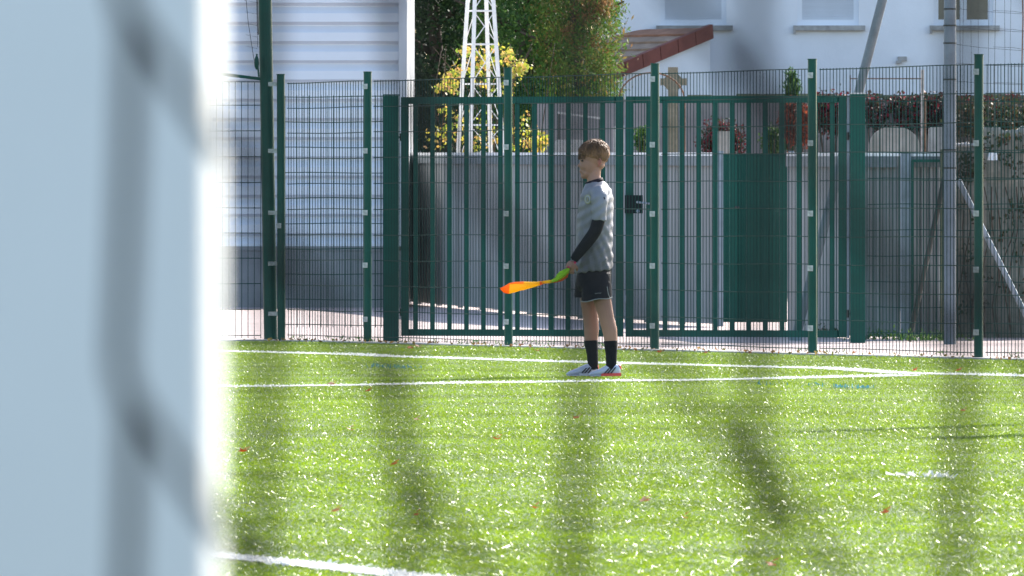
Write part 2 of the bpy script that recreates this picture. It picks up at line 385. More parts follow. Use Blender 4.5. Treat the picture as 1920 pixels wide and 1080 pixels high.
# left fence, square on to the view, with tall post
YL = 83.3; s = F / YL
tp = empty('tall_post', (PX(507, YL), YL, 0), 'tall dark green round steel post rising out of the picture at left', 'post')
b = MB(); b.bar((PX(507.5, YL), YL, -.02), (PX(495, YL) - .012, YL, 3.9), .104, n=18)
part(b, 'shaft', M['green'], tp)
for py in (158, 283, 399, 494, 588):
    b = MB(); z = PZ(py, YL); xx = PX(508, YL)
    b.box(xx - .02, xx + .075, YL - .075, YL - .05, z - .016, z + .016); b.bar((xx + .06, YL - .09, z), (xx + .06, YL - .05, z), .022, n=8)
    part(b, 'clamp', M['clip'], tp)
lf = empty('side_fence', (PX(300, YL), YL, 0), 'green wire mesh fence left of the tall post, square to the view', 'fence')
for k in range(3):
    x1 = PX(489, YL) - 2.55 * k; x0 = x1 - 2.5
    o = part(wire_panel((x0, YL), (x1, YL), .02, 2.03, [.045 + .2 * j for j in range(10)] + [2.03], .05), 'wire_panel', M['wire'], lf); o['kind'] = 'stuff'
    b = MB(); round_post(b, x0 - .03, YL + .03, 0, 2.08, .06); part(b, 'post', M['green'], lf)
b = MB(); b.bar((PX(400, YL), YL - .01, 2.10), (PX(489, YL), YL - .01, 2.055), .025); part(b, 'cross_bar', M['green'], lf)
# cable with tensioner beside the tall post
cb = empty('net_cable', (PX(484, YL), YL - .1, 1.95), 'thin dark cable and wires with tensioner hanging left of the tall post', 'cable')
b = MB(); tube(b, [(PX(482, YL), YL - .1, 3.9), (PX(482, YL), YL - .1, 2.9), (PX(485, YL), YL - .1, 2.4)], .004, 6); part(b, 'cable', M['dark_wire'], cb)
b = MB(); tube(b, [(PX(450, YL), YL - .1, 3.9), (PX(458, YL), YL - .1, 2.85), (PX(466, YL), YL - .1, 2.5), (PX(477, YL), YL - .1, 2.2)], .0025, 5)
for q in range(12): b.bar((PX(452 + q, YL), YL - .1, 3.3 - .09 * q), (PX(484, YL), YL - .1, 3.28 - .09 * q), .0018)
tube(b, [(PX(476, YL), YL - .1, 3.9), (PX(479, YL), YL - .1, 3), (PX(484, YL), YL - .1, 2.3)], .002, 5)
part(b, 'wire', M['dark_wire'], cb)
b = MB(); b.ell((PX(482, YL), YL - .1, 2.18), (.02, .02, .055)); b.bar((PX(482, YL), YL - .1, 2.25), (PX(486, YL), YL - .1, 2.07), .014, n=6); part(b, 'tensioner', M['green'], cb)

# gate line
YG0, YG1 = 83.6, 82.5
XG0, XG1 = PX(735, YG0), PX(1608, YG1)
def GY(x): return YG0 + (YG1 - YG0) * (x - XG0) / (XG1 - XG0)
def gx(px):
    x = PX(px, 83.0)
    for _ in range(4): x = PX(px, GY(x))
    return x
bp = empty('infill_panel', (gx(625), GY(gx(625)), 0), 'green wire mesh panel behind the fence between tall post and left gate post', 'fence panel')
x0, x1 = gx(531), gx(719)
o = part(wire_panel((x0, GY(x0)), (x1, GY(x1)), .1, 1.93, [.12 + .2 * j for j in range(10)], .05), 'wire_panel', M['wire'], bp); o['kind'] = 'stuff'
b = MB(); round_post(b, x0 - .01, GY(x0) + .05, 0, 1.9, .05); part(b, 'post', M['green'], bp)
rp = empty('infill_panel', (gx(1700), GY(gx(1700)), 0), 'green wire mesh panel from right gate post to the grey pole', 'fence panel')
x0, x1 = gx(1626), gx(1768)
o = part(wire_panel((x0, GY(x0)), (x1, GY(x1)), .03, 1.9, [.07 + .2 * j for j in range(10)], .05), 'wire_panel', M['wire'], rp); o['kind'] = 'stuff'
x0, x1 = gx(1790), gx(2060)
o = part(wire_panel((x0, GY(x0)), (x1, GY(x1)), .03, 1.9, [.07 + .2 * j for j in range(10)], .05), 'wire_panel', M['wire'], rp); o['kind'] = 'stuff'
for px0, px1, lab in ((719, 748, 'wide green square gate post at the left end of the gate'), (1594, 1622, 'wide green square gate post at the right end of the gate')):
    xa, xb = gx(px0), gx(px1); y = GY((xa + xb) / 2)
    g_ = empty('gate_post', ((xa + xb) / 2, y, 0), lab, 'gate post', 'gate posts')
    b = MB(); b.box(xa, xb, y - .06, y + .06, -.01, 1.925); part(b, 'shaft', M['green'], g_)
    b = MB(); b.box(xa - .004, xb + .004, y - .064, y + .064, 1.927, 1.937); part(b, 'cap', M['clip'] if px0 > 1000 else M['green'], g_)
    for z in (.22, 1.6):
        b = MB(); q = xb if px0 < 1000 else xa; sg = 1 if px0 < 1000 else -1
        b.bar((q, y, z), (q + sg * .035, y, z), .018, n=6); b.bar((q + sg * .02, y, z - .03), (q + sg * .02, y, z + .03), .022, n=8); part(b, 'hinge', M['dark_wire'], g_)
def leaf(pxa, pxb, bars, label, stile_w=.062):
    xa, xb = gx(pxa), gx(pxb); gt = empty('gate_leaf', ((xa + xb) / 2, GY((xa + xb) / 2), 0), label, 'gate', 'gate leaves')
    for nm, x in (('stile', xa + stile_w / 2), ('stile', xb - stile_w / 2)):
        b = MB(); y = GY(x); b.box(x - stile_w / 2, x + stile_w / 2, y - .03, y + .03, .035, 1.915); part(b, nm, M['green'], gt)
    for z, hh in ((.062, .054), (1.888, .054)):
        b = MB(); b.bar((xa + stile_w, GY(xa), z), (xb - stile_w, GY(xb), z), .05, hh); part(b, 'rail', M['green'], gt)
    b = MB(); w_ = .038; b.box(-w_ / 2, w_ / 2, -.018, .018, .089, 1.861)
    bar0 = None
    for px in bars:
        x = gx(px)
        if bar0 is None: bar0 = b.build('bar', M['green'], gt); o = bar0
        else: o = dup(bar0, gt)
        o.location = (x - gt.location.x, GY(x) - gt.location.y, 0)
    return gt
gl = leaf(752, 1169, [779 + 31.85 * k for k in range(12)], 'left green steel gate leaf with vertical bars behind the fence')
gr = leaf(1173, 1587, [1216 + 31.3 * k for k in range(12)], 'right green steel gate leaf with vertical bars, latch side by the boy')
b = MB(); x = gx(1172); b.bar((x, GY(x) - .045, .12), (x, GY(x) - .045, 1.75), .009, n=6); b.box(x - .012, x + .012, GY(x) - .055, GY(x) - .035, .3, .36); part(b, 'drop_bolt', M['galv'], gl)
x = gx(1588); b = MB(); b.box(x + .0, x + .018, GY(x) - .02, GY(x) + .02, .03, 1.915); part(b, 'sunlit_edge', M['galv'], gr)  # pale strip stands in for sunlight on the gate edge
xa, xb = gx(1171), gx(1205); y = GY(xa)
b = MB(); b.box(xa, xb, y - .075, y - .032, PZ(400, y), PZ(366, y)); lb = part(b, 'lock_box', M['box'], gr)
b = MB(); b.bar((gx(1194), y - .085, PZ(379, y)), (gx(1218), y - .085, PZ(382, y)), .016, n=8); b.bar((gx(1195), y - .07, PZ(379, y)), (gx(1195), y - .1, PZ(379, y)), .02, n=8); sub(b, 'handle', M['galv'], lb, gr)
b = MB(); b.ell((gx(1196), y - .08, PZ(396, y)), (.014, .012, .016)); sub(b, 'padlock', M['galv'], lb, gr)

# ------------------------------------------------------------------ hoarding (grey sheet fence) behind the gates
HP = [(700, 121.5), (785, 117.0), (1090, 100.5), (1347, 93.9)]
HP2 = [(1484, 89.6), (1622, 84.4), (1692, 84.2), (1766, 84.2)]
def hx(p): return (PX(p[0], p[1]), p[1])
hd = empty('sheet_fence', (*hx(HP[2]), 0), 'grey corrugated metal sheet fence with pale top cap behind the gates', 'fence')
def htop(y, px): return PZ(285 if px < 1400 else 288, y)
def sheet_run(p, q, n):
    for k in range(n):
        pa = [p[i] + (q[i] - p[i]) * k / n for i in (0, 1)]; pb = [p[i] + (q[i] - p[i]) * (k + 1) / n for i in (0, 1)]
        # equal steps in depth: use world points
        A0 = Vector((*hx(p), 0)); B0 = Vector((*hx(q), 0)); A = A0 + (B0 - A0) * k / n; B = A0 + (B0 - A0) * (k + 1) / n
        z1a = PZ(286, A.y) - .03; z1b = PZ(286, B.y) - .03
        d = (B - A); L = d.length; d /= L; nr = Vector((-d.y, d.x, 0)) * -1
        m = 36 if L > .8 else 16; vs = []; fs = []
        prof = (0, 0, 1, 1)
        for i in range(m + 1):
            pp = A + d * (L * i / m - (.006 if i == m else 0)) + nr * (.028 * prof[i % 4])
            zt = z1a + (z1b - z1a) * i / m; vs += [pp + Vector((0, 0, .02)), pp + Vector((0, 0, zt))]
        fs = [(2 * i, 2 * i + 2, 2 * i + 3, 2 * i + 1) for i in range(m)]
        b = MB(); b.add(vs, fs); part(b, 'metal_sheet', M['hoard'], hd)
        b = MB(); up = Vector((0, 0, 1)); b.bar(A + Vector((0, 0, z1a + .015)) + d * .003, B + Vector((0, 0, z1b + .015)) - d * .003, .09, .03); part(b, 'top_cap', M['hoard_cap'], hd)
        b = MB(); b.bar(A + Vector((0, 0, z1a - .045)) + d * .003 + nr * .045, B + Vector((0, 0, z1b - .045)) - d * .003 + nr * .045, .02, .085); part(b, 'top_rail', M['oldsteel'], hd)
        if L > .5 or k == 0:
            b = MB(); b.box(A.x - .03, A.x + .03, A.y - .03 + .07, A.y + .03 + .07, 0, z1a); part(b, 'post', M['hoard'], hd)
sheet_run(HP[0], HP[1], 2); sheet_run(HP[1], HP[2], 7); sheet_run(HP[2], HP[3], 4)
sheet_run(HP2[0], HP2[1], 3); sheet_run((1622, 84.4), (1689, 84.2), 1); sheet_run((1706, 84.2), (1765, 84.2), 1)
for px, yy, wpx, zt in ((1350, 93.8, 13, 283), (1483, 89.6, 11, 283), (1697.5, 84.15, 19, 287)):
    b = MB(); x = PX(px, yy); hw = wpx / 2 * yy / F; b.box(x - hw, x + hw, yy - .06, yy + .0, 0, PZ(zt, yy)); part(b, 'pale_post', M['galv'], hd)
b = MB(); b.box(PX(1709, 84.1), PX(1765, 84.1), 84.05, 84.12, PZ(304, 84.1), PZ(299, 84.1)); b.box(PX(1709, 84.1), PX(1713, 84.1), 84.05, 84.12, .05, PZ(304, 84.1)); part(b, 'frame_bar', M['green'], hd)
# green slatted door
ydr = 91.4; dr = empty('slatted_gate', (PX(1415, ydr), ydr, 0), 'solid dark green slatted gate set in the grey sheet fence', 'gate')
zt = PZ(289, ydr); zb = PZ(604, ydr)
n = 17; xa, xb = PX(1356, ydr), PX(1476, ydr)
b = MB(); wv = (xb - xa) / n; b.box(-wv * .46, wv * .46, -.012, .012, zb, zt - .02)
s0 = None
for k in range(n):
    o = s0 if s0 else None
    if o is None: s0 = o = b.build('slat', M['green'], dr)
    else: o = dup(s0, dr)
    o.location = (xa + wv * (k + .5) - dr.location.x, -.008 * (k % 2), 0)
b = MB(); b.box(xa, xb, ydr + .015, ydr + .05, zt - .06, zt); b.box(xa, xb, ydr + .015, ydr + .05, zb, zb + .06); b.box(xa, xb, ydr + .015, ydr + .03, zb + .06, zt - .06); part(b, 'frame', M['green'], dr)
b = MB(); b.bar((PX(1374, ydr), ydr - .05, PZ(389, ydr)), (PX(1386, ydr), ydr - .05, PZ(388, ydr)), .016, n=8); b.bar((PX(1374, ydr), ydr - .01, PZ(389, ydr)), (PX(1374, ydr), ydr - .05, PZ(389, ydr)), .016, n=8); part(b, 'handle', M['dark_wire'], dr)

# ------------------------------------------------------------------ poles at right
yp = 81.6
pl = empty('net_pole', (PX(1781, yp), yp, 0), 'tall grey galvanised pole with two slanting braces right of the gate', 'pole')
b = MB(); b.bar((PX(1781, yp), yp, -.01), (PX(1781.5, yp), yp, 4.6), .094, n=18); part(b, 'shaft', M['galv'], pl)
for py in (281, 315, 17, 48, 81, 149):
    b = MB(); z = PZ(py, yp); b.bar((PX(1781, yp), yp, z - .006), (PX(1781, yp), yp, z + .006), .102, n=18); part(b, 'wire_tie', M['dark_wire'], pl)
b = MB(); b.bar((PX(1772, 83), 83, PZ(330, 83)), (PX(1704, 83.1), 83.1, .0), .045, n=10); part(b, 'brace', M['dark_wire'], pl)  # left brace coloured dark for the shade it stands in
b = MB(); b.bar((PX(1797, 82), 82, PZ(338, 82)), (PX(1958, 82.2), 82.2, PZ(660, 82.2)), .045, n=10); part(b, 'brace', M['galv'], pl)
yq = 84.0
lp = empty('leaning_pole', (PX(1491, yq), yq, 0), 'long grey steel pole leaning to the right behind the right gate post', 'pole')
b = MB(); b.bar((PX(1491, yq), yq, 0), (PX(1680, yq), yq, PZ(-100, yq)), .074, n=16); part(b, 'shaft', M['oldsteel'], lp)
b = MB(); b.box(PX(1480, yq), PX(1502, yq), yq - .08, yq + .08, -.01, .02); part(b, 'base_plate', M['galv'], lp)
# old wire netting at top right
yw = 86.5
wn = empty('wire_netting', (PX(1860, yw), yw, 2.9), 'sagging rusty wire netting hanging right of the grey pole', 'netting')
for px, r in ((1800, .0022), (1805, .0016), (1821, .0016), (1834, .0016), (1853, .0018), (1865, .002), (1884, .0018), (1894, .0016), (1945, .002), (1965, .002)):
    b = MB(); tube(b, [(PX(px + random.uniform(-3, 3), yw), yw, 3.6), (PX(px + random.uniform(-2, 2), yw), yw, 2.9), (PX(px, yw), yw, 2.3), (PX(px, yw), yw, 1.55)], r, 5); part(b, 'strand', M['dark_wire'], wn)
for py, dy in ((-25, 6), (14, 12), (48, 12), (81, 14), (117, 8), (151, 8), (190, 10), (216, 14)):
    b = MB(); tube(b, [(PX(1775, yw), yw, PZ(py, yw)), (PX(1840, yw), yw, PZ(py + dy * .6, yw)), (PX(1916, yw), yw, PZ(py + dy, yw))], .0017, 5)
    tube(b, [(PX(1862, yw), yw, PZ(py + dy * .5, yw)), (PX(1900, yw), yw, PZ(py + dy * .6, yw)), (PX(1970, yw), yw, PZ(py + dy * 1.5, yw))], .0017, 5); part(b, 'strand', M['dark_wire'], wn)
b = MB(); tube(b, [(PX(1916, yw), yw, 4), (PX(1915, yw), yw, 3.2), (PX(1918, yw), yw, 2.6), (PX(1915, yw), yw, 2.)], .0055, 6); part(b, 'edge_rod', M['rust'], wn)

# ------------------------------------------------------------------ white shed
YS = 113.7; xr = PX(763, YS); xl = xr - 11
sh = empty('shed', (xr - 3, YS, 0), 'large white shed clad in horizontal corrugated metal on a grey base', 'shed')
per = .2057; W = (xr - .09) - xl
def clad(h0, h1, name='cladding_panel'):
    # profile (z fraction, depth): flat face, underside slope, recess, up-facing slope
    b = MB(); prof = [(0, .0), (.10, .036), (.16, .036), (.40, .0), (1.0, 0)]
    x0 = xl; x1 = xr - .09; vs = []
    z = [(h0 + (h1 - h0) * a, d) for a, d in prof]
    # going up from the lower edge: underside lip in shade, then the face
    for zz, d in z: vs += [(x0, YS + d, zz), (x1, YS + d, zz)]
    fs = [(2 * i, 2 * i + 1, 2 * i + 3, 2 * i + 2) for i in range(len(z) - 1)]
    b.add(vs, fs); return b
z0 = PZ(443, YS)
# orientation in the photo, from top to bottom: dark underside, bright up-facing slope, flat face
def clad2():
    b = MB(); P_ = [(0, 0.0), (.13, .034), (.34, .0), (1.0, 0.0)]
    P_ = [(0.0, .0), (.42, .0), (.76, .08), (.81, .08), (.97, .0), (1., .0)]
    vs = []; x1 = xr - .09 - sh.location.x; x0 = xl - sh.location.x
    for a, d in P_: vs += [(x0, d, per * a), (x1, d, per * a)]
    b.add(vs, [(2 * i, 2 * i + 1, 2 * i + 3, 2 * i + 2) for i in range(len(P_) - 1)]); return b
c0 = None
for k in range(-1, 14):
    if c0 is None: c0 = o = clad2().build('cladding_panel', M['shed'], sh)
    else: o = dup(c0, sh)
    o.location = (0, 0, z0 + .04 + per * k)
zt = z0 + .04 + per * 14
b = MB(); b.box(xr - .088, xr, YS - .03, YS + .09, .646, zt + .02); part(b, 'corner_trim', M['shed'], sh)
b = MB(); b.box(xr - .06, xr - .002, YS + .09, YS + 9, .0, zt); b.box(xl, xr - .06, YS + 8.9, YS + 9, 0, zt); part(b, 'side_wall', M['shed'], sh)
b = MB(); b.box(xl - .1, xr + .05, YS - .05, YS + 9.05, zt + .02, zt + .1); part(b, 'roof', M['shed'], sh)
b = MB(); b.box(xl, xr - .003, YS - .045, YS + .04, -.01, .60); part(b, 'plinth', M['plinth'], sh)
b = MB(); b.box(xl, xr - .09, YS - .055, YS + .04, .601, .648); part(b, 'drip_rail', M['plinth'], sh)

# ------------------------------------------------------------------ house
YH = 152.0
hs = empty('house', (PX(1550, YH), YH, 0), 'white rendered house with shuttered windows beyond the wall', 'house')
WIN = [(1238, 1362, 47), (1495, 1610, 48), (1751, 1862, 47)]
hx0, hx1 = PX(1120, YH), PX(2500, YH); ztop = 6.4; wt = 1.35
cols = [hx0]; b = MB()
xsw = []
for a, c, yb in WIN: xsw.append((PX(a, YH), PX(c, YH), PZ(yb, YH)))
prev = hx0; zb_ = PZ(47.5, YH)
b.box(hx0, hx1, YH, YH + .3, -.02, zb_)
for (a, c, z_) in xsw: b.box(prev, a, YH, YH + .3, zb_, zb_ + wt); prev = c
b.box(prev, hx1, YH, YH + .3, zb_, zb_ + wt); b.box(hx0, hx1, YH, YH + .3, zb_ + wt, ztop); b.box(hx0, hx0 + .3, YH + .3, YH + 8, 0, ztop); b.box(hx1 - .3, hx1, YH + .3, YH + 8, 0, ztop)
b.box(hx0, hx1, YH + 8, YH + 8.3, 0, ztop)
part(b, 'wall', M['house'], hs)
b = MB(); b.add([(hx0 - .3, YH - .4, ztop), (hx1 + .3, YH - .4, ztop), (hx1 + .3, YH + 4, ztop + 2.2), (hx0 - .3, YH + 4, ztop + 2.2), (hx1 + .3, YH + 8.7, ztop), (hx0 - .3, YH + 8.7, ztop)], [(0, 1, 2, 3), (3, 2, 4, 5), (0, 3, 5), (1, 4, 2)]); part(b, 'roof', M['tile'], hs)
for i, (a, c, z_) in enumerate(xsw):
    b = MB(); f_ = .07; yy = YH + .13
    b.box(a, c, yy, yy + .05, zb_, zb_ + .085); b.box(a, a + f_, yy, yy + .05, zb_ + .085, zb_ + wt); b.box(c - f_, c, yy, yy + .05, zb_ + .085, zb_ + wt); b.box(a + f_, c - f_, yy, yy + .05, zb_ + wt - f_, zb_ + wt)
    if i == 2: b.box((a + c) / 2 - .05, (a + c) / 2 + .05, yy - .01, yy + .04, zb_ + .085, zb_ + wt - f_)
    wf = part(b, 'window', M['frame'], hs)
    if i == 2:
        b = MB(); b.box(a + f_, (a + c) / 2 - .05, yy + .02, yy + .03, zb_ + .085, zb_ + wt - f_); sub(b, 'pane', M['glass'], wf, hs)
        b = MB(); b.box((a + c) / 2 + .05, c - f_, yy + .02, yy + .03, zb_ + .085, zb_ + wt - f_); sub(b, 'pane', M['glass'], wf, hs)
    else:
        b = MB()
        for k in range(26):
            zz = zb_ + .087 + k * .045
            b.box(a + f_, c - f_, yy + .01 + .004 * (k % 2), yy + .035, zz, zz + .043)
        sub(b, 'shutter', M['shutter'], wf, hs)
    b = MB(); b.box(a - .05, c + .09, YH - .09, YH + .12, zb_ - .075, zb_ - .004); b.box(a - .06, a - .03, YH - .1, YH - .002, zb_ - .12, zb_ - .004)
    part(b, 'sill', M['sill'], hs)
b = MB(); z_ = PZ(110, YH); b.box(PX(1683, YH), PX(1700, YH), YH - .05, YH - .003, z_ - .03, z_ + .03); b.box(PX(1680, YH), PX(1690, YH), YH - .09, YH - .003, z_ - .07, z_ - .03); part(b, 'wall_vent', M['sill'], hs)
# tiled lean-to, turned to the viewer's left
ax = empty('annex', (PX(1240, 150), 150, 0), 'small white annex with brown tiled roof and red verge against the house', 'annex')
top = Vector((PX(1336, 150.4), 150.4, PZ(52, 150.4)))
phi = math.radians(58); cd = Vector((-math.cos(phi), math.sin(phi), 0)); vd = Vector((-math.sin(phi), -math.cos(phi), 0)) 
slope = (vd * math.cos(math.radians(20)) + Vector((0, 0, -math.sin(math.radians(20)))))
nrm = slope.cross(cd).normalized(); nrm = nrm if nrm.z > 0 else -nrm
Lc = 5.2; nr_ = 8; step = .315
for k in range(nr_):
    a = top + slope * step * k; e = top + slope * (step * (k + 1) + .03)
    b = MB(); th = nrm * .055; lift = nrm * .032
    m = 22; vs = []; fs = []
    for i in range(m + 1):
        q = cd * (Lc * i / m); wv_ = nrm * (.018 * math.sin(i * math.pi))
        hump = nrm * (.006 if i % 2 else 0)
        vs += [a + q + hump, e + q + lift + hump, e + q + lift - th + hump]
    for i in range(m): o_ = 3 * i; fs += [(o_, o_ + 1, o_ + 4, o_ + 3), (o_ + 1, o_ + 2, o_ + 5, o_ + 4)]
    b.add(vs, fs); part(b, 'tile_course', M['tile_pale'] if k > 0 else M['tile'], ax)
    b = MB(); c0_ = a - cd * .03; e0_ = top + slope * (step * (k + 1) - .01) - cd * .03
    up = nrm * .05; dn = Vector((0, 0, -.15))
    b.add([c0_ + up, e0_ + up, e0_ + dn, c0_ + dn, c0_ + up + cd * .12, e0_ + up + cd * .12, e0_ + dn + cd * .02, c0_ + dn + cd * .02],
          [(0, 1, 2, 3), (0, 4, 5, 1), (1, 5, 6, 2), (3, 7, 4, 0), (4, 7, 6, 5), (2, 6, 7, 3)])
    part(b, 'verge_tile', M['verge'], ax)
bot = top + slope * step * nr_
b = MB(); g0 = top + cd * .06 + Vector((0, 0, -.09)); g1 = bot + cd * .06 + Vector((0, 0, -.06)) - vd * .12
b.add([g0, g1, Vector((g1.x, g1.y, 0)), Vector((g0.x, g0.y, 0)), g0 + cd * Lc, g1 + cd * Lc, Vector((g1.x, g1.y, 0)) + cd * Lc, Vector((g0.x, g0.y, 0)) + cd * Lc],
      [(0, 3, 2, 1), (1, 2, 6, 5), (4, 5, 6, 7), (0, 1, 5, 4)]); part(b, 'wall', M['house'], ax)
b = MB(); b.bar(bot + cd * .0 + vd * .04 + Vector((0, 0, -.05)), bot + cd * Lc + vd * .04 + Vector((0, 0, -.05)), .09, n=10); part(b, 'gutter', M['galv'], ax)

# ------------------------------------------------------------------ foliage
def rot_leaves(C, size, aspect, up, m, name, parent, root, width_jit=.3):
    n = len(C)
    d = rng.normal(0, 1, (n, 3)); d[:, 2] += up; d /= np.linalg.norm(d, axis=1)[:, None]
    e = rng.normal(0, 1, (n, 3)); e -= (e * d).sum(1)[:, None] * d; e /= np.linalg.norm(e, axis=1)[:, None]
    L = size * rng.uniform(.6, 1.3, n)[:, None]; Wd = L * aspect * rng.uniform(1 - width_jit, 1 + width_jit, n)[:, None]
    V = np.stack([C - d * L / 2, C + e * Wd / 2, C + d * L / 2, C - e * Wd / 2], 1).reshape(-1, 3)
    Q = (np.arange(n)[:, None] * 4 + np.array([[0, 1, 2, 3]]))
    o0 = np.array(root['_o']); ob = quadmesh(name, V - o0, Q, m, smooth=False); ob.parent = parent; return ob
def clumps(center, radii, nc, nper, spread, shell=.35, flat=1.0, taper=0.):
    th = rng.normal(0, 1, (nc, 3)); th /= np.linalg.norm(th, axis=1)[:, None]
    r = (shell + (1 - shell) * rng.random(nc)) ** .6
    c = th * r[:, None] * np.array(radii)
    if taper: c[:, :2] *= np.clip(1 - taper * (c[:, 2:3] / radii[2] * .5 + .5), .04, 1)
    c += np.array(center)
    k = rng.integers(max(3, nper // 2), nper * 3 // 2, nc)
    C = np.repeat(c, k, 0) + rng.normal(0, 1, (k.sum(), 3)) * np.array([spread, spread, spread * flat])
    return C
def tree(x, y, name, label, cat, crown, m, size, aspect, up, trunk_r=.14, h=5, group=None, limbs=7):
    t = empty(name, (x, y, 0), label, cat, group)
    b = MB(); tube(b, catmull([(x, y, -.05), (x + .05, y, h * .4), (x - .06, y, h * .75), (x, y, h)], 4), np.linspace(trunk_r, trunk_r * .2, 13), 10)
    part(b, 'trunk', M['bark'], t, smooth=True)
    b = MB()
    for i in range(limbs):
        z = h * (.25 + .6 * i / limbs); a = i * 2.4; L = trunk_r * 9 * (1 - .5 * i / limbs)
        tube(b, [(x, y, z), (x + math.cos(a) * L * .5, y + math.sin(a) * L * .5, z + L * .3), (x + math.cos(a) * L, y + math.sin(a) * L, z + L * .5)], [trunk_r * .35, trunk_r * .22, trunk_r * .08], 6)
    part(b, 'limb', M['bark'], t, smooth=True)
    rot_leaves(crown, size, aspect, up, m, 'crown', t, t)
    return t
def TX(px, y): return PX(px, y)
# crowns: lower part is in view (z 2.2 to 3.9), so most of the leaves sit there
def crownset(px, y, rx, zc, rz, nc, nper, spread, **k):
    return clumps((PX(px, y), y, zc), (rx, 1.6, rz), nc, nper, spread, **k)
tree(PX(820, 141), 141, 'yew_tree', 'very dark evergreen tree directly right of the white shed', 'tree',
     crownset(815, 141, 1.05, 3.2, 2.6, 900, 28, .10, shell=.2), M['lf_dark'], .085, .4, .3, h=5.2, trunk_r=.16)
tree(PX(985, 139), 139, 'cypress_tree', 'dark green evergreen tree behind the white lattice mast', 'tree',
     crownset(985, 139, .78, 3.3, 2.8, 900, 28, .10, shell=.2), M['lf_mid'], .085, .35, .8, h=5.6, trunk_r=.15)
tree(PX(1085, 137.5), 137.5, 'thuja_tree', 'rounded green and orange tinged thuja beside the tiled annex roof', 'tree',
     crownset(1085, 137.5, .56, 3.2, 2.2, 1300, 26, .075, shell=.35), M['lf_warm'], .07, .3, 1.0, h=5.0, trunk_r=.12)
tree(PX(900, 146), 146, 'yew_tree', 'dark evergreen tree at the back behind the lattice mast', 'tree',
     crownset(900, 146, 1.6, 3.5, 3.2, 1100, 26, .14, shell=.1), M['lf_dark'], .12, .45, .3, h=6, trunk_r=.18)
def shrub(px, y, z, r, name, label, m, size, nc, nper, spread, aspect=.6, up=.3, cat='shrub', stem=True, **k):
    x = PX(px, y); t = empty(name, (x, y, 0), label, cat)
    if stem:
        b = MB()
        for i in range(5):
            a = i * 1.26; tube(b, [(x, y, 0), (x + .2 * r[0] * math.cos(a), y + .1 * math.sin(a), z * .6), (x + .7 * r[0] * math.cos(a), y + .2 * math.sin(a), z + r[2] * .3)], [.018, .012, .005], 6)
        part(b, 'stem', M['bark'], t, smooth=True)
    rot_leaves(clumps((x, y, z), r, nc, nper, spread, **k), size, aspect, up, m, 'foliage', t, t); return t
th_ = [o for o in COL.objects if o.name == 'thuja_tree'][0]
rot_leaves(np.concatenate([clumps((PX(px, 136.6), 136.4, PZ(py, 136.6)), (r_ * .0068, .2, r_ * .0068), n_, 22, .05) for px, py, r_, n_ in ((1098, 20, 22, 18), (1125, 8, 20, 22), (1070, 60, 14, 8), (1110, 75, 12, 6))]), .065, .3, 1.0, M['lf_brown'], 'browned_foliage', th_, th_)
# yellow climber round the mast
ym = 119.5; yv = empty('yellow_climber', (PX(900, ym), ym, 0), 'sunlit yellow autumn climber growing round the foot of the lattice mast', 'climber')
cc = []
for px, py, r, n_ in ((872, 95, 12, 45), (893, 100, 12, 35), (915, 112, 14, 70), (925, 92, 10, 30), (952, 105, 15, 80), (975, 122, 13, 75), (962, 135, 14, 70), (985, 128, 8, 25), (870, 130, 14, 45), (850, 140, 16, 60), (838, 155, 15, 55), (850, 165, 14, 50), (825, 165, 8, 20), (900, 135, 18, 50), (915, 160, 22, 45), (950, 165, 14, 50), (835, 215, 22, 34), (828, 255, 27, 55), (860, 240, 28, 40), (900, 230, 30, 34), (905, 265, 28, 50), (880, 270, 25, 40), (935, 250, 24, 30), (985, 230, 18, 26), (985, 260, 18, 60), (1010, 258, 14, 75), (1022, 268, 9, 50), (1005, 275, 16, 70), (960, 270, 22, 45)):
    p = rng.normal(0, 1, (n_, 2)) * r * .55
    y_ = ym + rng.normal(0, .22, n_)
    cc.append(np.stack([PX(px + p[:, 0], ym), y_, PZ(py + p[:, 1], ym)], 1))
rot_leaves(np.concatenate(cc), .052, .8, -.2, M['lf_yel'], 'foliage', yv, yv)
b = MB()
for i in range(16):
    px = 845 + i * 11 + random.uniform(-5, 5); pts = [(PX(px + random.uniform(-14, 14) * k, ym), ym + random.uniform(-.2, .2), PZ(560 - 118 * k + random.uniform(-8, 8), ym)) for k in range(5)]
    tube(b, catmull(pts, 3), np.linspace(.012, .004, 13), 5)
part(b, 'stem', M['bark'], yv, smooth=True)
# lattice mast
yt = 119.0; mt = empty('lattice_mast', (PX(901, yt), yt, 0), 'white painted steel lattice mast tapering up among yellow leaves', 'mast')
th0 = math.radians(-24)
def corner(k, z):
    R = .155 + (3.39 - z) * .071; R = max(R, .03)
    return Vector((PX(901, yt) + R * math.cos(th0 + math.pi + k * math.pi / 2), yt + R * math.sin(th0 + math.pi + k * math.pi / 2), z))
for k in range(4):
    b = MB(); b.bar(corner(k, 0), corner(k, 5.2), .045, .045); part(b, 'leg', M['mast'], mt)
lv = [.0, .55, 1.05, 1.53, 1.99, 2.45, 2.895, 3.27, 3.62, 3.95, 4.25, 4.55, 4.85, 5.15]
for i, z in enumerate(lv):
    for k in range(4):
        if z > 0:
            b = MB(); b.bar(corner(k, z), corner(k + 1, z), .013, .016); part(b, 'strut', M['mast'], mt)
        if i < len(lv) - 1 and k != 3:
            b = MB(); b.bar(corner(k, z + .02), corner(k + 1, lv[i + 1] - .02), .010, .010); part(b, 'diagonal', M['mast'], mt)
            if k == 1:
                b = MB(); b.bar(corner(k + 1, z + .02) , corner(k, lv[i + 1] - .02), .010, .010); part(b, 'diagonal', M['mast'], mt)

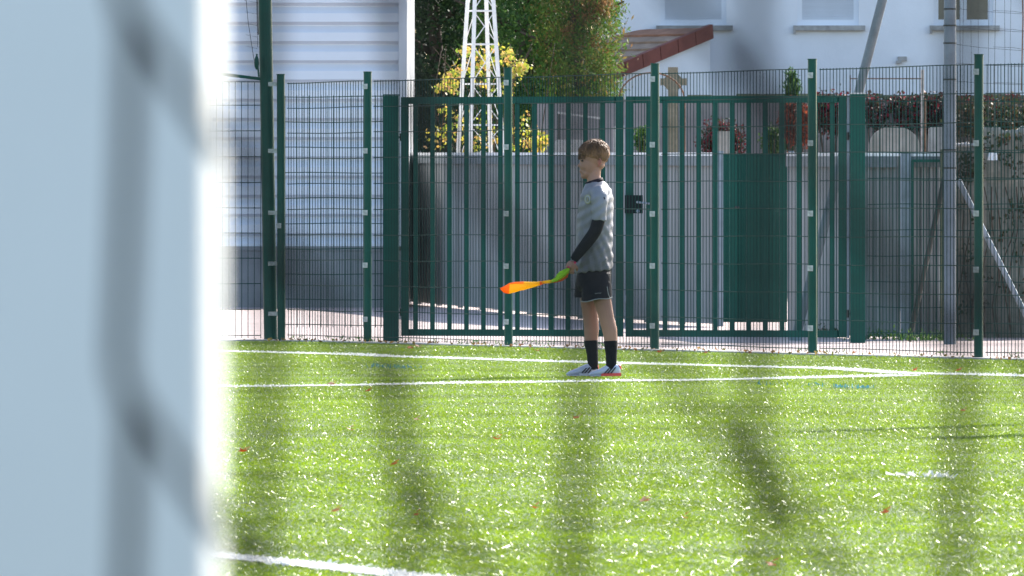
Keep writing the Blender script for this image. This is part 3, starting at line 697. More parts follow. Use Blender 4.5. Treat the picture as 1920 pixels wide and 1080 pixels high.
# ------------------------------------------------------------------ cemetery
yc = 130.0
cw = empty('cemetery_wall', (PX(1400, yc), yc, 0), 'long grey mauve rendered wall below the white house', 'wall')
b = MB(); xa, xb = PX(1000, yc), PX(2300, yc); zt = PZ(186, yc); b.box(xa, xb, yc, yc + .3, -.02, zt - .0); part(b, 'wall_face', M['cemwall'], cw)
nc_ = 22; cstone = None
b = MB(); Ls = (PX(2300, yc) - PX(1290, yc)) / nc_
b.box(0, Ls - .01, -.06, .36, zt + .001, zt + .055)
for k in range(nc_):
    if cstone is None: cstone = o = b.build('coping_stone', M['moss'], cw)
    else: o = dup(cstone, cw)
    o.location = (PX(1290, yc) + Ls * k - cw.location.x, random.uniform(-.02, .02), random.uniform(-.012, .012))
# creeper on the wall
cr = empty('red_creeper', (PX(1700, 129.6), 129.6, 0), 'dark red and green creeper covering the wall right of the gate post', 'climber')
pts = []
for _ in range(230):
    px = random.uniform(1625, 2050); py = random.uniform(182, 245)
    if 1660 < px < 1735 and py > 215 and random.random() < .5: continue
    pts.append((px, py))
pp = np.array(pts); k_ = 26
C = np.repeat(pp, k_, 0) + rng.normal(0, 6, (len(pp) * k_, 2)); C[:, 1] = np.clip(C[:, 1], 172, 300)
rot_leaves(np.stack([PX(C[:, 0], 129.7), 129.7 + rng.normal(0, .08, len(C)), PZ(C[:, 1], 129.7)], 1), .05, .8, -.3, M['lf_red'], 'foliage', cr, cr)
b = MB()
for i in range(26):
    px = 1630 + i * 16; tube(b, [(PX(px, 129.8), 129.8, 0), (PX(px + 8, 129.8), 129.85, 1.3), (PX(px - 6, 129.8), 129.85, 2.3)], [.012, .009, .004], 5)
part(b, 'stem', M['bark'], cr)
shrub(1355, 126, PZ(262, 126), (.26, .25, .22), 'dark_shrub', 'small dark purple shrub in front of the cemetery wall behind the gate', M['lf_red'], .045, 90, 22, .05)
shrub(1485, 124, PZ(205, 124), (.14, .15, .5), 'young_conifer', 'small pointed green conifer rising above the gate near the fourth fence post', M['lf_mid'], .06, 220, 20, .03, aspect=.3, up=1.5, taper=.85, cat='conifer')
shrub(1492, 122, PZ(232, 122), (.17, .15, .27), 'orange_shrub', 'orange red autumn shrub below the small conifer', M['lf_orange'], .045, 140, 24, .035)
shrub(1448, 121, PZ(268, 121), (.09, .12, .17), 'green_shrub', 'low bright green shrub left of the orange shrub', M['lf_mid'], .045, 60, 18, .035)
shrub(1205, 121, PZ(262, 121), (.07, .1, .15), 'green_shrub', 'low green shrub left of the stone cross', M['lf_mid'], .045, 40, 18, .03)
shrub(1560, 128.6, PZ(215, 128.6), (.32, .12, .22), 'red_shrub', 'dark red leaved shrub seen through the right end of the gate', M['lf_red'], .05, 120, 22, .06)
# cross
yx = 121.0; xs_ = lambda p: PX(p, yx); zz_ = lambda p: PZ(p, yx)
cx = empty('stone_cross', (xs_(1262), yx, 0), 'weathered beige stone cross standing above the gate before the white house', 'cross')
b = MB(); d = .06
b.box(xs_(1252.5), xs_(1271), yx - d, yx + d, -.02, zz_(126)); 
part(b, 'shaft', M['cross'], cx)
for s_ in (-1, 1):
    b = MB(); e1, e2 = (1238, 1252.3) if s_ < 0 else (1271.2, 1287.5); b.box(xs_(e1), xs_(e2), yx - d * .9, yx + d * .9, zz_(160), zz_(147))
    x_ = xs_(1262 + s_ * 8.7); x2 = xs_(1262 + s_ * 17)
    b.add([(x_, yx - .05, zz_(139)), (x2, yx - .05, zz_(147.2)), (x_, yx - .05, zz_(147.2)), (x_, yx + .05, zz_(139)), (x2, yx + .05, zz_(147.2)), (x_, yx + .05, zz_(147.2))], [(0, 1, 2), (3, 5, 4), (0, 3, 4, 1), (1, 4, 5, 2), (0, 2, 5, 3)])
    b.add([(x_, yx - .05, zz_(170)), (x2, yx - .05, zz_(160.2)), (x_, yx - .05, zz_(160.2)), (x_, yx + .05, zz_(170)), (x2, yx + .05, zz_(160.2)), (x_, yx + .05, zz_(160.2))], [(0, 1, 2), (3, 5, 4), (0, 3, 4, 1), (1, 4, 5, 2), (0, 2, 5, 3)])
    part(b, 'cross_arm', M['cross'], cx)
b = MB(); b.box(xs_(1225), xs_(1300), yx - .3, yx + .3, -.02, .4); b.box(xs_(1238), xs_(1287), yx - .2, yx + .2, .402, .7); part(b, 'pedestal', M['cross'], cx)
# arch
ar = empty('wire_arch', (PX(1222, 119), 119, 0), 'thin rusty round arch in front of the stone cross', 'garden arch')
pts = [(PX(1160, 119), 119, 0)] + [(PX(1222 - 62 * math.cos(math.pi * k / 12), 119), 119, PZ(188 - 52 * math.sin(math.pi * k / 12), 119)) for k in range(13)] + [(PX(1284, 119), 119, 0)]
b = MB(); tube(b, pts, .0085, 6); part(b, 'hoop', M['rust'], ar)
b = MB(); tube(b, [(p[0], p[1] + .35, p[2]) for p in pts], .006, 6)
for p in pts[1:-1:4]: b.bar(p, (p[0], p[1] + .35, p[2]), .006)
part(b, 'rear_hoop', M['rust'], ar)
# graves
def stone(px0, px1, pyt, y, depth, m, label, rounded=True, base=0.0):
    x0, x1 = PX(px0, y), PX(px1, y); zt = PZ(pyt, y); g_ = empty('gravestone', ((x0 + x1) / 2, y, 0), label, 'gravestone', 'gravestones behind the sheet fence')
    n = 18; prof = []
    R = (x1 - x0) / 2; xm = (x0 + x1) / 2
    hh = R * (.75 if rounded else .0)
    for k in range(n + 1):
        a = math.pi * k / n; prof.append((xm - R * math.cos(a), zt - hh + hh * math.sin(a)))
    if not rounded: prof = [(x0, zt - .02), (x0 + .03, zt), (x1 - .03, zt), (x1, zt - .02)]
    prof = [(x0, base)] + prof + [(x1, base)]
    b = MB(); k = len(prof); b.add([(p[0], y, p[1]) for p in prof] + [(p[0], y + depth, p[1]) for p in prof], [tuple(range(k))[::-1], tuple(range(k, 2 * k))] + [(i, (i + 1) % k, k + (i + 1) % k, k + i) for i in range(k)])
    part(b, 'slab', m, g_)
    b = MB(); b.box(x0 - .06, x1 + .06, y - .12, y + depth + .1, -.02, .18); part(b, 'plinth', M['grave'], g_)
stone(1630, 1724, 237, 110, .16, M['grave'], 'wide rounded gravestone behind the sheet fence right of the gate')
stone(1742, 1772, 238, 111, .14, M['grave_pale'], 'narrow pale gravestone just left of the grey pole', False)
stone(1040, 1128, 262, 112, .3, M['grave_pale'], 'low flat pale tomb seen behind the boy', False)
stone(1150, 1186, 235, 113, .14, M['grave_pale'], 'upright pale gravestone between boy and gate middle', False)
stone(1340, 1375, 246, 114, .14, M['grave'], 'small grey gravestone behind the right gate leaf', False)
# slanting pale rail behind left leaf
gb = empty('grave_rail', (PX(1085, 115), 115, 0), 'thin pale slanting rail on posts behind the left gate leaf', 'rail')
b = MB(); b.bar((PX(1045, 115), 115, PZ(211, 115)), (PX(1127, 115), 115, PZ(222, 115)), .02); part(b, 'rail', M['grave_pale'], gb)
for px, py in ((1048, 212), (1124, 222)):
    b = MB(); b.bar((PX(px, 115), 115, 0), (PX(px, 115), 115, PZ(py, 115) - .012), .02); part(b, 'post', M['dark_wire'], gb)
# clothes line post and bar
yb = 118; cl = empty('clothes_line_frame', (PX(1729, yb), yb, 0), 'rusty white metal post with thin red bar in front of the house', 'post')
b = MB(); b.bar((PX(1729, yb), yb, 0), (PX(1729.5, yb), yb, PZ(131, yb)), .034, n=8); part(b, 'post', M['oldpaint'], cl)
b = MB(); b.bar((PX(1734, yb), yb + .02, 0), (PX(1734, yb), yb + .02, PZ(185, yb)), .03, n=8); part(b, 'rusty_post', M['rust'], cl)
b = MB(); b.bar((PX(1594, yb), yb, PZ(147.5, yb)), (PX(1727, yb), yb, PZ(147.5, yb)), .012); part(b, 'bar', M['rust'], cl)
b = MB(); b.bar((PX(1594, yb), yb, 0), (PX(1594, yb), yb, PZ(141, yb)), .014); part(b, 'post', M['rust'], cl)

# ------------------------------------------------------------------ rough wall at right
yr = 86.0
rw = empty('rough_wall', (PX(1870, yr), yr, 0), 'rough brown grey old wall at the right edge behind the fence', 'wall')
n1, n2 = 90, 46; xa, xb = PX(1786, yr), PX(2180, yr)
XX = np.linspace(xa, xb, n1); vs = []; fs = []
def topz(x):
    px = x * F / yr + 960; return PZ(275 if px < 1842 else 241, yr) + .015 * math.sin(x * 23) + .01 * math.sin(x * 61)
for i, x in enumerate(XX):
    for j in range(n2):
        f_ = j / (n2 - 1); z = -.02 + (topz(x) + .02) * f_
        dd = .03 * math.sin(x * 9 + z * 5) * math.sin(z * 11 + x * 3) + random.uniform(-.014, .014)
        vs.append((x, yr + dd, z))
for i in range(n1 - 1):
    for j in range(n2 - 1): a = i * n2 + j; fs.append((a, a + n2, a + n2 + 1, a + 1))
o_ = len(vs)
for i, x in enumerate(XX): vs.append((x, yr + .35, topz(x))); vs.append((x, yr + .35, -.02))
for i in range(n1 - 1): fs += [(i * n2 + n2 - 1, (i + 1) * n2 + n2 - 1, o_ + 2 * i + 2, o_ + 2 * i), (o_ + 2 * i, o_ + 2 * i + 2, o_ + 2 * i + 3, o_ + 2 * i + 1)]
fs.append(tuple([j for j in range(n2)] + [o_, o_ + 1]))
b = MB(); b.add(vs, fs); part(b, 'wall_face', M['stonewall'], rw, smooth=True)
# loose stones on the low stretch
for k in range(7):
    b = MB(); x = PX(1790 + 7.5 * k, yr); rr = random.uniform(.016, .026); b.ell((x, yr + .03, PZ(272, yr)), (rr * 1.2, .05, rr), 8, 6); part(b, 'stone', M['kerb'], rw)
mp_ = empty('mossy_post', (PX(1770, 83.6), 83.6, 0), 'short mossy wooden post left of the grey pole', 'post')
b = MB(); b.box(PX(1764, 83.6), PX(1776, 83.6), 83.55, 83.65, 0, PZ(280, 83.6)); part(b, 'shaft', M['moss'], mp_)
iv = empty('ivy', (PX(1850, 85.85), 85.85, 0), 'straggling ivy climbing the rough wall behind the right fence post', 'climber')
pp = np.array([(random.uniform(1795, 1838), random.uniform(285, 345)) for _ in range(26)] + [(random.uniform(1845, 1990), random.uniform(248, 330)) for _ in range(26)] + [(random.uniform(1790, 2000), random.uniform(330, 620)) for _ in range(34)])
C = np.repeat(pp, 11, 0) + rng.normal(0, 7, (len(pp) * 11, 2))
rot_leaves(np.stack([PX(C[:, 0], 85.9), 85.88 + rng.normal(0, .03, len(C)), PZ(C[:, 1], 85.9)], 1), .034, .8, 0, M['lf_ivy'], 'foliage', iv, iv)
b = MB()
for i in range(14):
    px = 1800 + i * 13; tube(b, catmull([(PX(px + random.uniform(-12, 12), 85.9), 85.9, PZ(650 - k * 75, 85.9)) for k in range(5)], 3), .005, 5)
part(b, 'stem', M['bark'], iv)
rb = empty('hedge', (PX(1860, 120), 120, 0), 'dark tangled hedge above the rough wall at the right edge', 'hedge')
pp = np.array([(random.uniform(1785, 2100), random.uniform(188, 262)) for _ in range(240)])
C = np.repeat(pp, 24, 0) + rng.normal(0, 7, (len(pp) * 24, 2)); C[:, 1] = np.clip(C[:, 1], 181, 400)
rot_leaves(np.stack([PX(C[:, 0], 120), 120 + rng.normal(0, .2, len(C)), PZ(C[:, 1], 120)], 1), .055, .6, 0, M['lf_ivy'], 'foliage', rb, rb)
ck = empty('cloth_scrap', (PX(1862, 85.7), 85.7, 1.46), 'small pale cloth scrap hanging on the rough wall at right', 'cloth')
b = MB(); vs = []
for j in range(7):
    for i in range(6):
        vs.append((PX(1854 + i * 3.0 + j * .35 * (i - 2.5) / 2.5, 85.7), 85.72 + .008 * math.sin(i * 2.1 + j), PZ(286 + j * 2.4, 85.7)))
b.add(vs, [(j * 6 + i, j * 6 + i + 1, j * 6 + i + 7, j * 6 + i + 6) for j in range(6) for i in range(5)])
o = part(b, 'cloth', M['badge_w'], ck); sd = o.modifiers.new('s', 'SOLIDIFY'); sd.thickness = .002
# weeds at the sheet fence foot
for i, (px, py, r, lab) in enumerate(((1560, 632, .10, 'low weeds at the foot of the right gate post'), (1660, 638, .16, 'straggling weeds along the sheet fence foot by the grey pole'), (1745, 640, .13, 'taller green weeds at the grey pole base'))):
    y = F / (py - 400); x = PX(px, y); t = empty('weeds', (x, y, 0), lab, 'weeds', 'weeds along the sheet fence')
    C = np.stack([x + rng.normal(0, r, 260), y + rng.normal(0, .08, 260), np.abs(rng.normal(0, .035, 260)) + .01], 1)
    rot_leaves(C, .04, .3, 1.2, M['lf_ivy'] if i < 1 else M['lf_mid'], 'foliage', t, t)

# litter of small leaves, grit and tufts along the foot of the fence
lt = empty('leaf_litter', (*FL(4), 0), 'thin litter of brown leaf bits and tufts along the fence foot', 'leaf litter'); lt['kind'] = 'stuff'
tt = rng.uniform(-1.4, 14, 420); of = rng.normal(.10, .13, 420) + .10 * (rng.random(420) < .3)
cx_ = np.array([FL(a_, b_) for a_, b_ in zip(tt, of)])
rot_leaves(np.stack([cx_[:, 0], cx_[:, 1], rng.uniform(.012, .026, 420)], 1), .030, .6, 0, M['lf_brown'], 'leaf_bits', lt, lt)
cc_ = np.array([FL(a_, b_) for a_, b_ in zip(np.repeat(rng.uniform(-1.4, 14, 26), 16) + rng.normal(0, .05, 416), rng.normal(.02, .04, 416))])
rot_leaves(np.stack([cc_[:, 0], cc_[:, 1], rng.uniform(.01, .05, 416)], 1), .035, .22, 1.4, M['lf_mid'], 'tufts', lt, lt)
for o in lt.children: o['kind'] = 'stuff'
# ------------------------------------------------------------------ fallen leaves on the turf
def fallen(px, py, w_, m, lab, seed):
    random.seed(seed); x, y = G(px, py); n = 11; o0 = empty('fallen_leaf', (x, y, .03), lab, 'leaf', 'fallen leaves on the turf')
    vs = [(x, y, .026)]
    for k in range(n):
        a = 2 * math.pi * k / n; r = w_ * (.5 if k % 2 else .27) * random.uniform(.8, 1.2)
        vs.append((x + r * math.cos(a), y + r * math.sin(a), .028 + r * .35 * math.sin(a * 1.5 + seed) + abs(r) * .15))
    b = MB(); b.add(vs, [(0, 1 + k, 1 + (k + 1) % n) for k in range(n)])
    o = part(b, 'blade', m, o0); q = o.modifiers.new('s', 'SOLIDIFY'); q.thickness = .0012
    b = MB(); b.bar((x, y, .036), (x + w_ * .5, y - w_ * .3, .045), .002); part(b, 'stalk', m, o0)
O, Bn = M['leaf_or'], M['leaf_br']
for i, (px, py, w_, m, lab) in enumerate([
    (1660, 976, .036, O, 'bright orange leaf on the near turf at lower right'), (739, 883, .038, O, 'orange leaf lying on the turf left of the middle'),
    (457, 858, .050, O, 'red brown leaf on turf beside the white post'), (931, 834, .044, O, 'rusty leaf on the turf below the flag'),
    (656, 816, .040, Bn, 'brown leaf on turf at left third of the picture'), (782, 797, .032, Bn, 'pale pinkish leaf on turf left of centre'),
    (1209, 953, .046, Bn, 'pale tan leaf on the near turf right of centre'), (630, 973, .040, Bn, 'tan leaf on the near turf at lower left'),
    (781, 981, .024, O, 'small red leaf on near turf right of the tan leaf'), (1004, 967, .024, O, 'tiny amber leaf in the middle of the near turf'),
    (1284, 986, .024, O, 'tiny orange leaf below the pale tan leaf'), (1448, 1077, .038, O, 'red leaf at the bottom edge of the picture'),
    (622, 729, .050, Bn, 'pale leaf just below the white line at left'), (690, 742, .040, O, 'faint reddish leaf under the boy shadow tip'),
    (1081, 794, .046, Bn, 'pinkish leaf on the turf straight below the boy'), (1237, 667, .045, O, 'red brown leaf near the fence right of the boy'),
    (1006, 664, .05, O, 'rusty leaf near the fence left of the boy'), (785, 656, .07, Bn, 'brown leaf at fence foot near left gate post'),
    (770, 659, .06, O, 'orange leaf at fence foot just left of a brown one'), (1715, 702, .04, O, 'small red leaf on the white line crossing at right'),
    (1798, 702, .045, O, 'rusty leaf on the touchline near the right edge'), (1807, 780, .035, Bn, 'small brown leaf on turf at far right')]):
    fallen(px, py, w_, m, lab, 100 + i)
random.seed(9)

# ------------------------------------------------------------------ unseen posts added right of the frame, widths set for the shadows they cast
tl = math.tan(SUN_EL); sd_ = Vector((math.sin(SUN_AZ), math.cos(SUN_AZ)))
for (tipx, tipy), H, lab in ((G(1500, 811), 2.0, 'unseen post added right of the frame for its shadow, farther and thinner one'), (G(1775, 823), 2.0, 'unseen post added right of the frame for its shadow, nearer and thicker one')):
    bx = tipx + sd_.x * H / tl; by = tipy + sd_.y * H / tl
    t = empty('shadow_post', (bx, by, 0), lab, 'added post', 'added shadow posts'); PW = .20 if 'farther' in lab else .30
    b = MB(); b.bar((bx, by, 0), (bx, by, H), PW, n=18); part(b, 'shaft', M['fl_yellow'], t)
    b = MB(); b.bar((bx, by, 0), (bx, by, .05), PW + .2, n=16, w2=PW + .1); part(b, 'base', M['black'], t)

# ------------------------------------------------------------------ boy
YB = 64.85; KB = F / YB
def B(px, py, v=0.0): return Vector(((px - 960) / KB, YB + v, (707.5 - py) / KB + .006))
def k(p): return p / KB
boy = empty('person', B(1118, 707.5), 'boy in grey jersey, black shorts and black socks standing in profile holding a flag', 'person')
def ering(cx, cy, v, rx, rv, tilt=0., n=20, ax=None):
    """horizontal-ish elliptic ring around B(cx,cy)"""
    return [B(cx, cy, v) + Vector((math.cos(a) * k(rx), math.sin(a) * rv, math.cos(a) * k(rx) * tilt)) for a in [2 * math.pi * i / n for i in range(n)]]
bd = MB()
# torso
bd.loft([ering(1114, 560, 0, 16, .07), ering(1114, 520, 0, 27, .112), ering(1115, 500, 0, 27, .112), ering(1116, 470, 0, 25, .10), ering(1117, 430, 0, 27, .115), ering(1118, 390, 0, 28, .13),
         ering(1118, 365, 0, 25, .135), ering(1117, 352, 0, 18, .09), ering(1115, 344, 0, 14, .05), ering(1113, 332, 0, 13, .043), ering(1114, 318, 0, 13, .042)])
# head
bd.ell(B(1114.5, 292), (k(26.5), .069, k(25.5)), 24, 16)
bd.ell(B(1106, 309), (k(18.5), .055, k(24)), 20, 14)
bd.ell(B(1101, 326), (k(11.5), .040, k(11.5)), 16, 10)
bd.ell(B(1095.0, 332), (k(6.5), .024, k(6)), 12, 8)
bd.ell(B(1093, 300), (k(6.5), .045, k(9)), 12, 8)
bd.ell(B(1091.0, 323.5), (k(4.6), .020, k(5.0)), 12, 8)                 # lips
bd.ell(B(1087.3, 312.8), (k(5.0), .0115, k(3.2)), 12, 8); bd.ell(B(1092.5, 314), (k(6), .034, k(8)), 14, 10)                 # nose tip
bd.loft([[B(1092, 303, 0) + Vector((math.cos(a) * k(3), math.sin(a) * .006, math.sin(a) * 0)) for a in np.linspace(0, 2 * math.pi, 9)[:-1]],
         [B(1087.5, 312, 0) + Vector((math.cos(a) * k(4), math.sin(a) * .010, 0)) for a in np.linspace(0, 2 * math.pi, 9)[:-1]]])
bd.ell(B(1126, 312, -.0), (k(8), .045, k(8)), 12, 8)
def limb(mb, pts, radii, n=14, sub_=5):
    P = catmull(pts, sub_); R = np.interp(np.linspace(0, len(pts) - 1, len(P)), range(len(pts)), radii); tube(mb, P, list(R), n)
# legs (near = his left leg)
LN = [(1120, 525, -.065), (1128, 560, -.078), (1134, 585, -.083), (1138, 603, -.085), (1143, 622, -.086), (1145, 642, -.086), (1146, 668, -.086), (1146, 690, -.086)]
RN = [.060, .056, .049, .0465, .0455, .040, .030, .028]
LFp = [(1108, 525, .065), (1105, 560, .078), (1106, 585, .083), (1108, 603, .085), (1109, 622, .086), (1109, 642, .086), (1111, 668, .086), (1113, 690, .086)]
for L_ in (LN, LFp):
    limb(bd, [B(*p) for p in L_], RN)
# feet cores
bd.ell(B(1135, 699, -.086), (k(24), .026, k(5.5))); bd.ell(B(1094, 698, .086), (k(24), .026, k(5.5)))
# near arm
AN = [(1124, 368, -.125), (1124, 390, -.165), (1122, 415, -.178), (1115, 436, -.185), (1101, 456, -.185), (1086, 475, -.180), (1076, 489, -.175)]
AR = [.050, .044, .038, .035, .034, .028, .021]
limb(bd, [B(*p) for p in AN], AR)
AF = [(1122, 368, .125), (1126, 395, .165), (1128, 430, .18), (1122, 460, .18), (1112, 485, .165)]
limb(bd, [B(*p) for p in AF], [.050, .042, .035, .030, .021])
def hand(mb, wrist, dirv, palm_n, spread, L=.075, curl=1.0):
    """palm + four unequal curled fingers + thumb"""
    dirv = dirv.normalized(); palm_n = palm_n.normalized(); spread = spread.normalized()
    pc = wrist + dirv * L * .55
    tube(mb, [wrist, wrist + dirv * L * .45, wrist + dirv * L], [.019, .024, .022], 10)
    mb.ell(pc, (.030, .018, .030), 12, 8)
    for i, (ln, off) in enumerate(((.052, -1.5), (.058, -.5), (.054, .5), (.043, 1.5))):
        p = wrist + dirv * L * .95 + spread * off * .0145
        q = p + dirv * ln * .45 + palm_n * .008 * curl; r = q + (dirv * .15 + palm_n * 1.0).normalized() * ln * .4
        s_ = r + (-dirv * .7 + palm_n * .35).normalized() * ln * .33
        tube(mb, [p - dirv * .02, p, q, r, s_], [.0085, .0085, .0080, .0072, .0058], 8)
    p = wrist + dirv * L * .35 + spread * -.02
    tube(mb, [p, p + (spread * -.8 + dirv * .5 + palm_n * .4).normalized() * .024, p + (spread * -.4 + dirv * .7 + palm_n * .9).normalized() * .05], [.0105, .0095, .0070], 8)
wr = B(1073, 493, -.173)
hand(bd, wr, Vector((-.35, -.05, -.92)), Vector((.25, .9, -.1)), Vector((-.92, .1, .35)), L=.042)
hand(bd, B(1110, 490, .16), Vector((-.2, 0, -1)), Vector((.1, -1, 0)), Vector((-1, 0, .2)), L=.05)
body = part(bd, 'body', M['skin'], boy); remeshed(body, .0048, 3)
# ears, eye, brow, lips
for sgn, nm in ((-1, 'ear'), (1, 'ear')):
    b = MB(); v = sgn * .062
    ep = [B(1121, 301, v), B(1124.5, 300.5, v + sgn * .006), B(1127, 305, v + sgn * .009), B(1125.5, 310, v + sgn * .008), B(1122.5, 314, v + sgn * .004), B(1120.5, 315, v)]
    tube(b, catmull(ep, 3), [.0035] * 16, 7); b.ell(B(1123, 307.5, v + sgn * .002), (k(2.8), .004, k(5.6)), 10, 8); part(b, nm, M['ear'], boy, smooth=True)
for sgn in (-1, 1):
    b = MB(); b.ell(B(1092.0, 304.0, sgn * .0385), (k(2.6), .005, k(1.7)), 10, 8); part(b, 'eye', M['eye'], boy, smooth=True)
    b = MB(); tube(b, [B(1087.6, 300.6, sgn * .020), B(1089.6, 299.2, sgn * .036), B(1095.5, 300.0, sgn * .047)], [.0022, .0032, .0018], 6); part(b, 'eyebrow', M['brow'], boy, smooth=True)
b = MB(); b.ell(B(1088.0, 323.6), (k(2.2), .017, k(1.2)), 10, 8); part(b, 'mouth', M['lips'], boy, smooth=True)
# hair: cap cut along the fade line, with tufts
TILT = Matrix.Rotation(math.radians(-13), 3, 'Y')
hb = MB(); hb.ell(B(1113.5, 291.5), (k(29.8), .0765, k(25.6)), 40, 26, rot=TILT)
hr = part(hb, 'hair', M['hair'], boy)
bmh = bmesh.new(); bmh.from_mesh(hr.data); bmesh.ops.remove_doubles(bmh, verts=bmh.verts, dist=1e-5)
o0 = Vector(boy['_o']); p1 = B(1084, 290.5) - o0; p2 = B(1138, 306.5) - o0
dd = (p2 - p1); nn = Vector((dd.z, 0, -dd.x)).normalized(); nn = nn if nn.z < 0 else -nn
bmesh.ops.bisect_plane(bmh, geom=bmh.verts[:] + bmh.edges[:] + bmh.faces[:], dist=1e-6, plane_co=p1, plane_no=nn, clear_outer=True)
for v in bmh.verts:
    r_ = v.co - (B(1113.5, 290.5) - o0)
    a = math.atan2(r_.y, r_.x); v.co += r_.normalized() * .0022 * (math.sin(a * 17 + r_.z * 90) + math.sin(a * 9 - r_.z * 160))
bmh.to_mesh(hr.data); bmh.free(); hr.data.polygons.foreach_set('use_smooth', [True] * len(hr.data.polygons))
sm = hr.modifiers.new('s', 'SOLIDIFY'); sm.thickness = .006; sm.offset = -1
hb = MB(); crown = B(1124, 267.5)
for i in range(420):
    # strands run from the crown over the cap toward the fringe, sides and nape
    a = random.uniform(0, 2 * math.pi); t0 = random.uniform(.0, .75); t1 = t0 + random.uniform(.12, .3)
    c = B(1113.5, 290.5); pts = []
    for t in (t0, (t0 + t1) / 2, t1):
        phi_ = t * 1.75
        dirn = Vector((math.cos(a) * math.sin(phi_) + .35 * (1 - t), math.sin(a) * math.sin(phi_), math.cos(phi_)))
        dirn.normalize(); pts.append(c + TILT @ Vector((dirn.x * k(30.3), dirn.y * .0785, dirn.z * k(26.2))) * random.uniform(.995, 1.03))
    if any((p - o0 - p1).dot(nn) > 0.004 for p in pts): continue
    tube(hb, pts, [.0016, .0022, .0004], 4)
for i in range(46):     # fringe
    v = random.uniform(-.055, .055); xq = 1084.5 + 14 * (abs(v) / .06) ** 2; base = B(xq + 2.5, 289 + random.uniform(-2, 2), v)
    tube(hb, [base, B(xq + .4, 295, v * 1.03), B(xq + random.uniform(-1.2, 2), 299.5 + random.uniform(-1, 3.5), v * 1.03)], [.0035, .003, .0006], 5)
for i in range(9):
    tube(hb, [B(1112 + i * 2, 266, random.uniform(-.02, .02)), B(1110 + i * 2, 263, 0), B(1106 + i * 2.2 + random.uniform(-2, 2), 261.5 + random.uniform(-1, 1.5), 0)], [.0014, .0010, .0004], 4)
part(hb, 'hair_strands', M['hair'], boy, smooth=True)
# jersey
jb = MB()
jb.loft([ering(1114, 511, 0, 35, .150, .10, 30), ering(1113.5, 495, 0, 35.5, .150, .05, 30), ering(1113.5, 475, 0, 35, .146, 0, 30), ering(1114, 450, 0, 34, .142, 0, 30), ering(1115.5, 420, 0, 34, .145, 0, 30), ering(1117.5, 395, 0, 33, .155, 0, 30),
         ering(1118.5, 372, 0, 31, .158, 0, 30), ering(1119, 358, 0, 27, .135, .05, 30), ering(1117, 349, 0, 20, .085, .12, 30), ering(1115, 343.5, 0, 16, .058, .2, 30)])
for sg in (-1, 1):
    pts = [B(1121, 361, sg * .105), B(1123.5, 375, sg * .150), B(1124, 393, sg * .172), B(1123, 417, sg * .180)]
    P_ = catmull(pts, 4); R_ = np.interp(np.linspace(0, 3, len(P_)), range(4), [.052, .056, .047, .043]); tube(jb, P_, list(R_), 18)
jr = part(jb, 'jersey', M['jersey'], boy); remeshed(jr, .0055, 4)
me = jr.data; co = np.empty(len(me.vertices) * 3); me.vertices.foreach_get('co', co); co = co.reshape(-1, 3)
nv = np.empty(len(me.vertices) * 3); me.vertices.foreach_get('normal', nv); nv = nv.reshape(-1, 3)
W_ = co + np.array(boy['_o']); u_ = (W_[:, 0] * KB + 960); q_ = 707.5 - W_[:, 2] * KB
# soft folds: hanging folds toward the hem, drag lines from the armpit
low = np.clip((q_ - 400) / 110, 0, 1)
disp = .0055 * low * np.sin((u_ - (q_ - 400) * .42) * .42 + 1.2 * np.sin(q_ * .05)) + .003 * np.sin((u_ + q_ * .6) * .33) * np.sin(q_ * .11 + W_[:, 1] * 30) + .002 * np.sin(q_ * .35 + u_ * .2)
co += nv * disp[:, None]; me.vertices.foreach_set('co', co.ravel()); me.update()
# collar
b = MB(); R1 = [ering(1114.5, 346.5, 0, 17.5, .060, .30, 24), ering(1114, 343, 0, 16.8, .055, .30, 24), ering(1113.6, 339.5, 0, 15.5, .050, .30, 24), ering(1114, 342, 0, 14.0, .046, .30, 24)]
b.loft(R1, cap=False, closed=True); part(b, 'collar', M['collar'], boy, smooth=True)
# badge on the near chest side, sleeve mark
bc = B(1103, 376, -.137); b = MB(); 
def disc(mb, c, nrm_, r, rz, th=.002, n=18, mi=0):
    nrm_ = nrm_.normalized(); sx = nrm_.cross(Vector((0, 0, 1))).normalized(); sy = sx.cross(nrm_)
    a = [c + sx * math.cos(2 * math.pi * i / n) * r + sy * math.sin(2 * math.pi * i / n) * rz for i in range(n)]
    mb.loft([a, [p + nrm_ * th for p in a]], mi=mi)
nb = Vector((-.42, -.9, 0)); disc(b, bc + nb * .008, nb, .023, .029); bo = part(b, 'badge', M['badge_y'], boy)
b = MB(); disc(b, bc + nb * .011, nb, .018, .024); sub(b, 'badge_ring', M['piping'], bo, boy)
b = MB(); disc(b, bc + nb * .0138, nb, .011, .016, mi=0); sub(b, 'badge_centre', M['jersey'], bo, boy)
b = MB(); c_ = bc + nb * .0165; sx = nb.cross(Vector((0, 0, 1))).normalized(); b.bar(c_ + Vector((0, 0, -.011)), c_ + Vector((0, 0, .011)), .006); b.bar(c_ - sx * .006 + Vector((0, 0, -.009)), c_ + sx * .006 + Vector((0, 0, -.009)), .004); sub(b, 'badge_figure', M['badge_y'], bo, boy)
b = MB(); b.bar(B(1132, 372, -.212), B(1133.5, 376, -.214), .007); part(b, 'sleeve_mark', M['collar'], boy)
